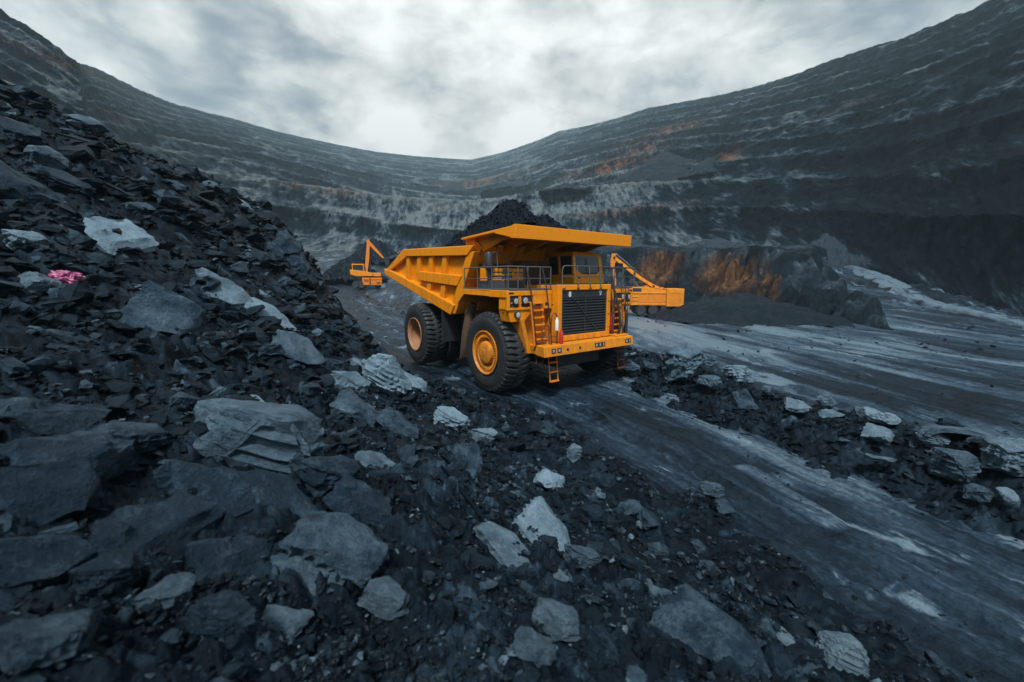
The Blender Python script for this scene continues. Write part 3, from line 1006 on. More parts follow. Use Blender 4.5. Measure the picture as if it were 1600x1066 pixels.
# face of the bank
for px, py, y in ((180, 375, 7.2), (35, 383, 6.2), (62, 455, 5.4), (350, 458, 8.6), (420, 497, 8.4), (250, 500, 6.0), (470, 570, 7.2), (600, 605, 9.5), (410, 640, 5.0), (390, 720, 3.3), (70, 255, 9.5), (300, 340, 11), (420, 400, 12.5),
                  (85, 700, 2.6), (300, 790, 2.4), (700, 665, 8.2), (845, 840, 4.2), (860, 760, 6.0), (600, 945, 2.2), (830, 1030, 1.9), (1100, 1000, 2.7), (1310, 1045, 2.7), (80, 1010, 1.5), (520, 520, 11.0), (650, 720, 5.0), (1000, 880, 4.6),
                  (100, 560, 4.0), (250, 600, 4.4), (760, 720, 6.4)):
    b_pts.append(at_y(px, py, y))
b_pts += [(-1, -1, 2.35), (-4, -2, 3.2), (-8, -2, 4.6), (-12, 2, 6.3), (2, -3, 1.5), (-2, -8, 2.4), (-16, -6, 6), (-14, 8, 7.6), (0, 0.3, 2.2), (-2.5, 0.5, 2.75), (1.5, 0.8, 1.65)]
B_tps = TPS(b_pts, 0.03)


def bank_detail(x, y):
    c1, i1 = chunks(x + 0.3 * fbm(x * .7, y * .7, 2, 201), y + 0.3 * fbm(x * .7, y * .7, 2, 202), 0.95, 210, 0.07, 0.75, 0.3)
    c2, i2 = chunks(x + 0.1 * fbm(x * 2, y * 2, 2, 203), y * 1.25, 0.36, 220, 0.12, 0.8, 0.42)
    c3, i3 = chunks(x, y * 1.2, 0.125, 230, 0.12, 0.8, 0.5)
    return c1, i1, c2, i2, c3, i3


def Bh(x, y, fine=True):
    z = B_tps(x, y)
    c1, i1, c2, i2, c3, i3 = bank_detail(x, y)
    return z + 0.12 * fbm(np.asarray(x) * 0.6, np.asarray(y) * 0.6, 3, 240) + 0.38 * c1 + 0.7 * c2


baz = np.concatenate([np.arange(-180, -70, 2.5), np.arange(-70, 68, 0.17), np.arange(68, 180.1, 2.5)])
br = np.concatenate([[0.05], 0.35 * 1.0085 ** np.arange(0, 580)])
AB, RB = np.meshgrid(np.radians(baz), br)
xb, yb = RB * np.sin(AB), RB * np.cos(AB)
zb0 = B_tps(xb, yb)
c1, i1, c2, i2, c3, i3 = bank_detail(xb, yb)
gmask = ss(0.15, 0.5, fbm(xb * 0.45, yb * 0.45, 3, 250) + 0.25)      # patches of gravel rather than slabs
slabby = 1 - 0.55 * gmask
det = 0.12 * fbm(xb * 0.6, yb * 0.6, 3, 240) + 0.38 * c1 * slabby + 0.7 * c2 * slabby + 0.8 * c3 * ss(30, 8, RB) + 0.02 * fbm(xb * 14, yb * 14, 3, 260) * ss(14, 4, RB) + 0.05 * ridged(xb * 1.6, yb * 2.6, 4, 262) - 0.06
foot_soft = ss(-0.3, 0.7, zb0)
zbk = zb0 + det * (0.25 + 0.75 * foot_soft) * ss(0.0, 0.5, RB)
rd, rhw = road_dist(xb, yb)
btone = 0.48 * i2 ** 1.7 + 0.50 * i3 ** 2.2 + 0.25 * i1 ** 2 - 0.05 * gmask - 0.02
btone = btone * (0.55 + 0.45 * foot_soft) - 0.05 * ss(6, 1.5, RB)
ksel = (zbk > G0(xb, yb) - 0.7) & (RB < 46)
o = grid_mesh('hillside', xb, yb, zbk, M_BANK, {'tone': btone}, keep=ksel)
tag(o, kind='structure')

# ------------------------------------------------------------------ rubble berm between the road and the floor
BERM = np.array([(-2.0, 31, .5), (1.2, 26, .6), (4.4, 20.5, .7), (5.3, 17.5, .75), (6.0, 14.4, .85), (6.75, 12.0, .8), (7.4, 10.0, .8), (7.9, 8.2, .85), (8.75, 6.5, .9), (9.6, 4.8, .9), (10.4, 2.5, .9), (11, -1, .8), (11.4, -6, .8)], float)
NBA, NBL = 1100, 130
bc, bs = resample(BERM, NBA)
wgt = 1.0 / np.clip(np.hypot(bc[:, 0], bc[:, 1]), 5, 60)
cum = np.concatenate([[0], np.cumsum((wgt[1:] + wgt[:-1]) / 2)])
qq = np.interp(np.linspace(0, cum[-1], NBA), cum, np.arange(NBA))
bc = np.stack([np.interp(qq, np.arange(NBA), bc[:, k]) for k in range(3)], -1)
bs = np.interp(qq, np.arange(NBA), bs)
tg = np.gradient(bc[:, :2], axis=0)
tg /= np.linalg.norm(tg, axis=1)[:, None]
nrm = np.stack([-tg[:, 1], tg[:, 0]], -1)
LB, _ = np.meshgrid(np.linspace(-1, 1, NBL), np.arange(NBA))
BW = 2.1
xq = bc[:, 0:1] + nrm[:, 0:1] * LB * BW
yq = bc[:, 1:2] + nrm[:, 1:2] * LB * BW
prof = np.clip(1 - np.abs(LB + 0.25 * fbm(xq * .6, yq * .6, 3, 300)) ** 1.5, -0.2, 1)
c1, i1 = chunks(xq, yq, 0.55, 310, 0.22, 0.6, 0.45)
c2, i2 = chunks(xq, yq * 1.2, 0.2, 320, 0.3, 0.7, 0.5)
c3, i3 = chunks(xq, yq, 0.085, 325, 0.3, 0.7, 0.5)


def berm_h(x, y):
    d = np.hypot(np.asarray(x)[..., None] - bc[::8, 0], np.asarray(y)[..., None] - bc[::8, 1])
    k = d.argmin(-1)
    dd = d.min(-1)
    return np.where(dd < BW, bc[::8, 2][k] * np.clip(1 - (dd / BW) ** 1.5, -.2, 1) - 0.08, -9)


hq = bc[:, 2:3] * prof * (0.8 + 0.35 * fbm(bs[:, None] * 0.5 + 0 * LB, LB, 3, 305))
zq = G0(xq, yq) - 0.14 + hq + (0.55 * c1 + 0.7 * c2 + 0.6 * c3) * ss(0.0, 0.3, prof)
o = grid_mesh('hill', xq, yq, zq, M_BERM, {'tone': 0.35 * i1 ** 1.5 + 0.35 * i2 ** 1.8 + 0.2 * i3 ** 2 - 0.03}, flip=True)
tag(o, kind='structure')

# ------------------------------------------------------------------ rock bench with the stained cliff
CL = np.array([(4, 92), (8, 74), (16, 66), (22, 61), (27, 53), (28.5, 42), (28.5, 31.5), (32, 34), (38, 44), (46, 55), (55, 66), (66, 84), (72, 105), (60, 140), (0, 140)], float)
nx, ny = 330, 430
xs_, ys_ = np.linspace(0, 78, nx), np.concatenate([np.linspace(27, 78, ny - 80), np.linspace(78.8, 142, 80)])
XC, YC = np.meshgrid(xs_, ys_)


def poly_sd(x, y, P):
    d = np.full(x.shape, 1e9)
    ins = np.zeros(x.shape, bool)
    for i in range(len(P)):
        a, b = P[i], P[(i + 1) % len(P)]
        e = b - a
        t = np.clip(((x - a[0]) * e[0] + (y - a[1]) * e[1]) / (e @ e), 0, 1)
        d = np.minimum(d, np.hypot(x - a[0] - t * e[0], y - a[1] - t * e[1]))
        c = ((a[1] > y) != (b[1] > y)) & (x < (b[0] - a[0]) * (y - a[1]) / (b[1] - a[1] + 1e-9) + a[0])
        ins ^= c
    return np.where(ins, d, -d)


def cliff_h(x, y):
    wx = x + 1.6 * fbm(x * .16, y * .16, 4, 401)
    wy = y + 1.6 * fbm(x * .16, y * .16, 4, 402)
    sd = poly_sd(wx, wy, CL)
    topz = np.interp(y, [30, 34, 38, 44, 52, 60, 66, 90, 140], [1.2, 3.3, 5.0, 6.6, 7.6, 8.2, 8.6, 10.4, 14]) + 0.5 * fbm(x * .12, y * .12, 4, 403)
    steep = 1.9 - 0.9 * ss(56, 44, y)
    return sd, np.minimum(topz, sd * steep), topz


sd, hc, topz = cliff_h(XC, YC)
onface = ss(0, 0.8, sd) * ss(0.3, -1.2, sd * 1.8 - topz)
ck, ic = chunks(XC * 1.0, YC * 1.0 + hc * 0.6, 2.2, 410, 0.28, 0.8, 0.5)
ck2, ic2 = chunks(XC, YC + hc * 0.5, 0.8, 420, 0.3, 0.8, 0.5)
ck3, ic3 = chunks(XC + 0.3 * hc, YC + hc * 0.4, 4.2, 415, 0.12, 0.9, 0.5)
hc = hc + onface * (0.75 * ck + 0.6 * ck2 + 0.55 * ck3 + 0.9 * (ridged(XC * 0.22, YC * 0.1, 3, 430) - 1.1)) + 0.18 * fbm(XC * .8, YC * .8, 4, 440)
crust = np.zeros_like(hc)
hd = np.hypot(XC, YC)
azc = np.degrees(np.arctan2(XC, YC))
elc = (hc + G0(XC, YC) * 0 - CAM_H) / hd
for px, py, wx, wy in ((1038, 408, 26, 26), (1022, 428, 22, 18), (1140, 428, 34, 26), (1115, 440, 24, 14), (1205, 436, 10, 30), (1195, 455, 12, 12)):
    d = ray_dir(px, py)
    a_ = math.degrees(math.atan2(d[0], d[1]))
    e_ = d[2] / math.hypot(d[0], d[1])
    k = 1 / 660.0
    crust += np.exp(-(((azc - a_) * pi / 180) / (wx * k)) ** 4 - ((elc - e_) / (wy * k)) ** 4)
zc = np.where(sd > -1.5, np.maximum(hc, -2) + G0(XC, YC) * ss(78, 60, YC) * 0.0, -3)
o = grid_mesh('cliff', XC, YC, zc, M_CLIFF, {'tone': ic, 'rust': np.clip(crust, 0, 1) * ss(0.2, 0.6, onface)}, keep=(sd > -1.4))
tag(o, kind='structure')
# ramp road that swings round behind the cliff and down to the floor
RAMP = np.array([at_rho(px, py, r) + (w,) for px, py, r, w in ((1150, 391, 108, 1.6), (1230, 395, 106, 1.6), (1300, 400, 104, 1.8), (1360, 413, 95, 1.8), (1400, 428, 84, 1.9), (1440, 447, 72, 1.3), (1520, 475, 60, 0.9), (1620, 505, 50, 0.7), (1760, 545, 45, 0.7))], float)
ra, rsx = resample(RAMP, 260)
tg = np.gradient(ra[:, :2], axis=0)
tg /= np.linalg.norm(tg, axis=1)[:, None]
nrm = np.stack([-tg[:, 1], tg[:, 0]], -1)
LR, _ = np.meshgrid(np.linspace(-1, 1, 22), np.arange(260))
xx = ra[:, 0:1] + nrm[:, 0:1] * LR * ra[:, 3:4]
yy = ra[:, 1:2] + nrm[:, 1:2] * LR * ra[:, 3:4]
_sd, _hc, _ = cliff_h(xx, yy)
zz_ = np.maximum(G0(xx, yy), np.where(_sd > -1.4, _hc, -3))
zz_ = np.repeat(np.convolve(np.pad(zz_.max(1), 12, mode='edge'), np.ones(25) / 25, 'valid')[:, None], 22, 1)
zz_ = zz_ + 0.32 - 0.6 * np.abs(LR) ** 4 + 0.12 * fbm(xx * .5, yy * .5, 4, 450)
o = grid_mesh('road', xx, yy, zz_, M_FLOOR, {'flow': np.stack([LR * ra[:, 3:4], np.repeat(rsx[:, None], 22, 1), 0 * LR], -1), 'tone': 0.16 + 0.0 * LR}, flip=True)
tag(o, kind='structure')


# ------------------------------------------------------------------ spoil and coal heaps (each one a thing)
def heap(apex, rx, ry, h, name, label, seed, mat, skirt=0.8, rough=0.08, n=110):
    """cone of loose muck whose apex is given; its slopes run on down into whatever it lies on"""
    e = 1.0 + skirt
    X_, Y_ = np.meshgrid(np.linspace(-e, e, n), np.linspace(-e, e, n))
    rr = np.hypot(X_, Y_) * (1 + 0.14 * fbm(X_ * 1.3 + seed, Y_ * 1.3, 3, 500 + seed))
    z = -h * (np.sqrt(rr * rr + 0.015) - 0.12)
    s = max(rx, ry)
    z = z + h * rough * fbm(X_ * 4, Y_ * 4, 4, 520 + seed) + 0.3 * chunks(X_ * rx, Y_ * ry, s * 0.06, 530 + seed)[0]
    tn = h2(np.floor(X_ * 40), np.floor(Y_ * 40), seed) * 0.35
    ob = grid_mesh(name, X_ * rx, Y_ * ry, z, mat, {'tone': tn}, keep=rr < e)
    ob.location = apex
    return tag(ob, label, 'heap')


M_SPOIL = rubble_mat('spoil', [(0.0, (0.0063, 0.01056, 0.01508)), (0.5, (0.0119, 0.01936, 0.02704)), (0.9, (0.0385, 0.05808, 0.07592))], sc=1.6, bstr=0.7, bdist=0.2)
M_PALE = rubble_mat('pale_spoil', [(0.0, (0.0165, 0.02666, 0.036)), (0.5, (0.0363, 0.05762, 0.075)), (0.9, (0.0924, 0.1376, 0.17))], sc=1.6, bstr=0.7, bdist=0.2)
for i, (px, py, w, hp, lab, mt) in enumerate((
        (1040, 274, 112, 36, 'largest dark cone of spoil on the upper benches of the right pit wall', M_SPOIL),
        (1108, 262, 44, 16, 'small dark heap just right of the largest cone on the pit wall benches', M_SPOIL),
        (710, 294, 34, 11, 'small dark cone of spoil on the bench above the loaded heap, left of its peak', M_SPOIL),
        (812, 294, 64, 12, 'low dark mound on the far bench behind the coal load peak', M_SPOIL),
        (885, 296, 50, 10, 'low dark mound on the far bench right of the coal load peak', M_SPOIL))):
    x, y, z, a_, r_ = wall_hit(px, py)
    k = r_ / 650.0
    r2 = wall_hit(px, py - hp)[4]
    heap(at_rho(px, py - hp, min(r_ + 0.8 * w * k / 2, r2 * 0.985)), w * k / 2, w * k / 2, hp * k, 'spoil_heap', lab, i + 1, mt, 1.0)
for i, (px, py, r_, w, hp, lab, mt) in enumerate((
        (1160, 487, 46, 190, 27, 'broad coal heap at the foot of the orange stained cliff, right of the yellow excavator', M_SPOIL),
        (1115, 391, 88, 120, 17, 'grey spoil heap on top of the rock bench behind the right excavator', M_PALE),
        (985, 391, 100, 90, 10, 'long low grey spoil heap on the rock bench beside the dump truck canopy', M_PALE),
        (1292, 400, 103, 62, 34, 'pale grey spoil cone beside the bend of the ramp road', M_PALE),
        (586, 401, 105, 66, 28, 'dark coal heap behind the boom of the left excavator', M_COAL),
        (548, 428, 74, 74, 26, 'dark coal mound beside the left excavator, nearest its cab', M_COAL),
        (634, 402, 100, 44, 10, 'low pale spoil heap behind the tail of the dump truck', M_PALE))):
    k = r_ / 640.0
    heap(at_rho(px, py - hp, r_), w * k / 2, w * k / 2.2, hp * k, 'coal_heap' if mt is M_COAL else 'spoil_heap', lab, i + 20, mt, 0.35, 0.16)


# ------------------------------------------------------------------ loose rocks
def surf(x, y):
    """top of the near ground at points"""
    x, y = np.atleast_1d(np.asarray(x, float)), np.atleast_1d(np.asarray(y, float))
    b = Bh(x, y)
    g = G0(x, y)
    q = g + berm_h(x, y)
    return np.maximum(np.maximum(b, g), q)


def at_surf(px, py):
    """where a picture ray first meets the near ground"""
    d = ray_dir(px, py)
    d = d / math.hypot(d[0], d[1])
    t = 0.6 * 1.012 ** np.arange(0, 420)
    z = surf(d[0] * t, d[1] * t)
    hit = np.nonzero(z >= CAM_H + d[2] * t)[0]
    i = hit[0] if len(hit) else len(t) - 1
    return d[0] * t[i], d[1] * t[i], z[i], t[i]


def rock_mesh(name, dims, npts, seed, sub=2, disp=0.06, layer=0.0, bev=0.05):
    rnd = random.Random(seed)
    bm = bmesh.new()
    for _ in range(npts):
        while True:
            p = Vector((rnd.uniform(-1, 1), rnd.uniform(-1, 1), rnd.uniform(-1, 1)))
            if 0.72 < sum(abs(q) ** 3.0 for q in p) < 1.25:
                break
        bm.verts.new((p.x * dims[0], p.y * dims[1], p.z * dims[2]))
    r = bmesh.ops.convex_hull(bm, input=bm.verts)
    bmesh.ops.delete(bm, geom=[v for v in bm.verts if not v.link_faces], context='VERTS')
    bmesh.ops.dissolve_limit(bm, angle_limit=R(14), verts=bm.verts, edges=bm.edges)
    if bev:
        bmesh.ops.bevel(bm, geom=list(bm.edges), offset=bev * min(dims), segments=1, affect='EDGES', clamp_overlap=True)
    bmesh.ops.triangulate(bm, faces=bm.faces)
    for s in range(sub):
        long = [e for e in bm.edges if e.calc_length() > 0.42 / (1.7 ** s)]
        bmesh.ops.subdivide_edges(bm, edges=long, cuts=1, use_grid_fill=True)
        bmesh.ops.triangulate(bm, faces=bm.faces)
    bm.normal_update()
    o3 = Vector((seed * 3.1, seed * 1.7, 0))
    newp = []
    for v in bm.verts:
        a = mnoise.fractal(v.co * 1.7 + o3, 0.9, 2.0, 5) * disp
        a -= abs(mnoise.noise(v.co * 3.5 + o3)) * disp * 0.8
        if layer:
            zl = v.co.z / layer + 0.6 * mnoise.noise(v.co * 1.2 + o3)
            a += layer * 0.6 * (ss(0.55, 0.75, zl % 1.0) - 0.5 + 0.7 * (mnoise.cell(Vector((0, 0, math.floor(zl))) + o3))) * (1 - abs(v.normal.z)) * 1.6
            a += 0.5 * layer * (1 if mnoise.noise(v.co * 1.6 - o3) > 0.12 else 0) * abs(v.normal.z)
        newp.append(v.co + v.normal * a)
    for v, p in zip(bm.verts, newp):
        v.co = p
    me = bpy.data.meshes.new(name)
    bm.to_mesh(me)
    bm.free()
    me.polygons.foreach_set('use_smooth', [True] * len(me.polygons))
    me.set_sharp_from_angle(angle=R(32))
    me.materials.append(M_STONE)
    return me


SLABS = [rock_mesh('slab', (0.5, 0.36 + 0.03 * (i % 3), 0.10 + 0.02 * (i % 3)), 15 + i % 5, 10 + i, 4, 0.03, 0.05, 0.06) for i in range(7)]
BOULD = [rock_mesh('boulder', (0.5, 0.40, 0.30 + 0.03 * (i % 3)), 17 + i % 6, 40 + i, 4, 0.05, 0.08 if i % 3 else 0.05, 0.05) for i in range(7)]
SHARD = [rock_mesh('shard', (0.5, 0.2, 0.11), 12 + i % 4, 70 + i, 4, 0.03, 0.05, 0.06) for i in range(4)]


def slope_normal(x, y, e=0.35):
    h = B_tps(np.array([x + e, x - e, x, x]), np.array([y, y, y + e, y - e]))
    g = G0(np.array([x + e, x - e, x, x]), np.array([y, y, y + e, y - e]))
    h = np.maximum(h, g)
    return Vector((-(h[0] - h[1]) / (2 * e), -(h[2] - h[3]) / (2 * e), 1)).normalized()


def put_rock(px, py, w, kind, label, tone, rot=0.0, tilt=0.0, sink=0.25, thick=1.0, aspect=1.0, var=None, name=None, group=None, pos=None, tiltdir=0.0, size=None):
    """w: how wide the rock looks in the photograph; rot: heading of its long axis against the line of sight's normal"""
    x, y, z, t = pos if pos else at_surf(px, py)
    dist = math.sqrt(x * x + y * y + (z - CAM_H) ** 2)
    zfwd = y * cos(PITCH) + (CAM_H - z) * sin(PITCH)
    s = size or w / F_PX * zfwd / (1 + 0.35 * ((px - 800) / 800.0) ** 2)
    lib = {'slab': SLABS, 'boulder': BOULD, 'shard': SHARD}[kind]
    me = lib[(var if var is not None else int(abs(px * 7 + py * 3))) % len(lib)]
    ob = bpy.data.objects.new(name or {'slab': 'flat_rock', 'boulder': 'boulder', 'shard': 'rock_shard'}[kind], me)
    col.objects.link(ob)
    n = slope_normal(x, y)
    vx = Vector((y, -x, 0)).normalized()               # to the right as seen from the path
    ax = Matrix.Rotation(R(rot), 3, n) @ (vx - n * vx.dot(n)).normalized()
    ay = n.cross(ax)
    M = Matrix((ax, ay, n)).transposed()
    if kind == 'slab' and name is None and group is None:
        tilt += 14
        aspect *= 1.22
    M = Matrix.Rotation(R(tilt), 3, Matrix.Rotation(R(tiltdir), 3, 'Z') @ vx) @ M
    ob.rotation_euler = M.to_euler()
    ob.scale = (s, s * aspect, s * thick)
    hz = me_half[me.name] * s * thick
    ob.location = Vector((x, y, z)) + n * hz * (1 - 2 * sink)
    ob['tone'] = tone + 0.16 * max(0.0, tone - 0.4)
    tag(ob, label, {'slab': 'flat rock', 'boulder': 'boulder', 'shard': 'rock shard'}[kind], group)
    return ob


me_half = {m.name: max(v.co.z for v in m.vertices) for m in SLABS + BOULD + SHARD}

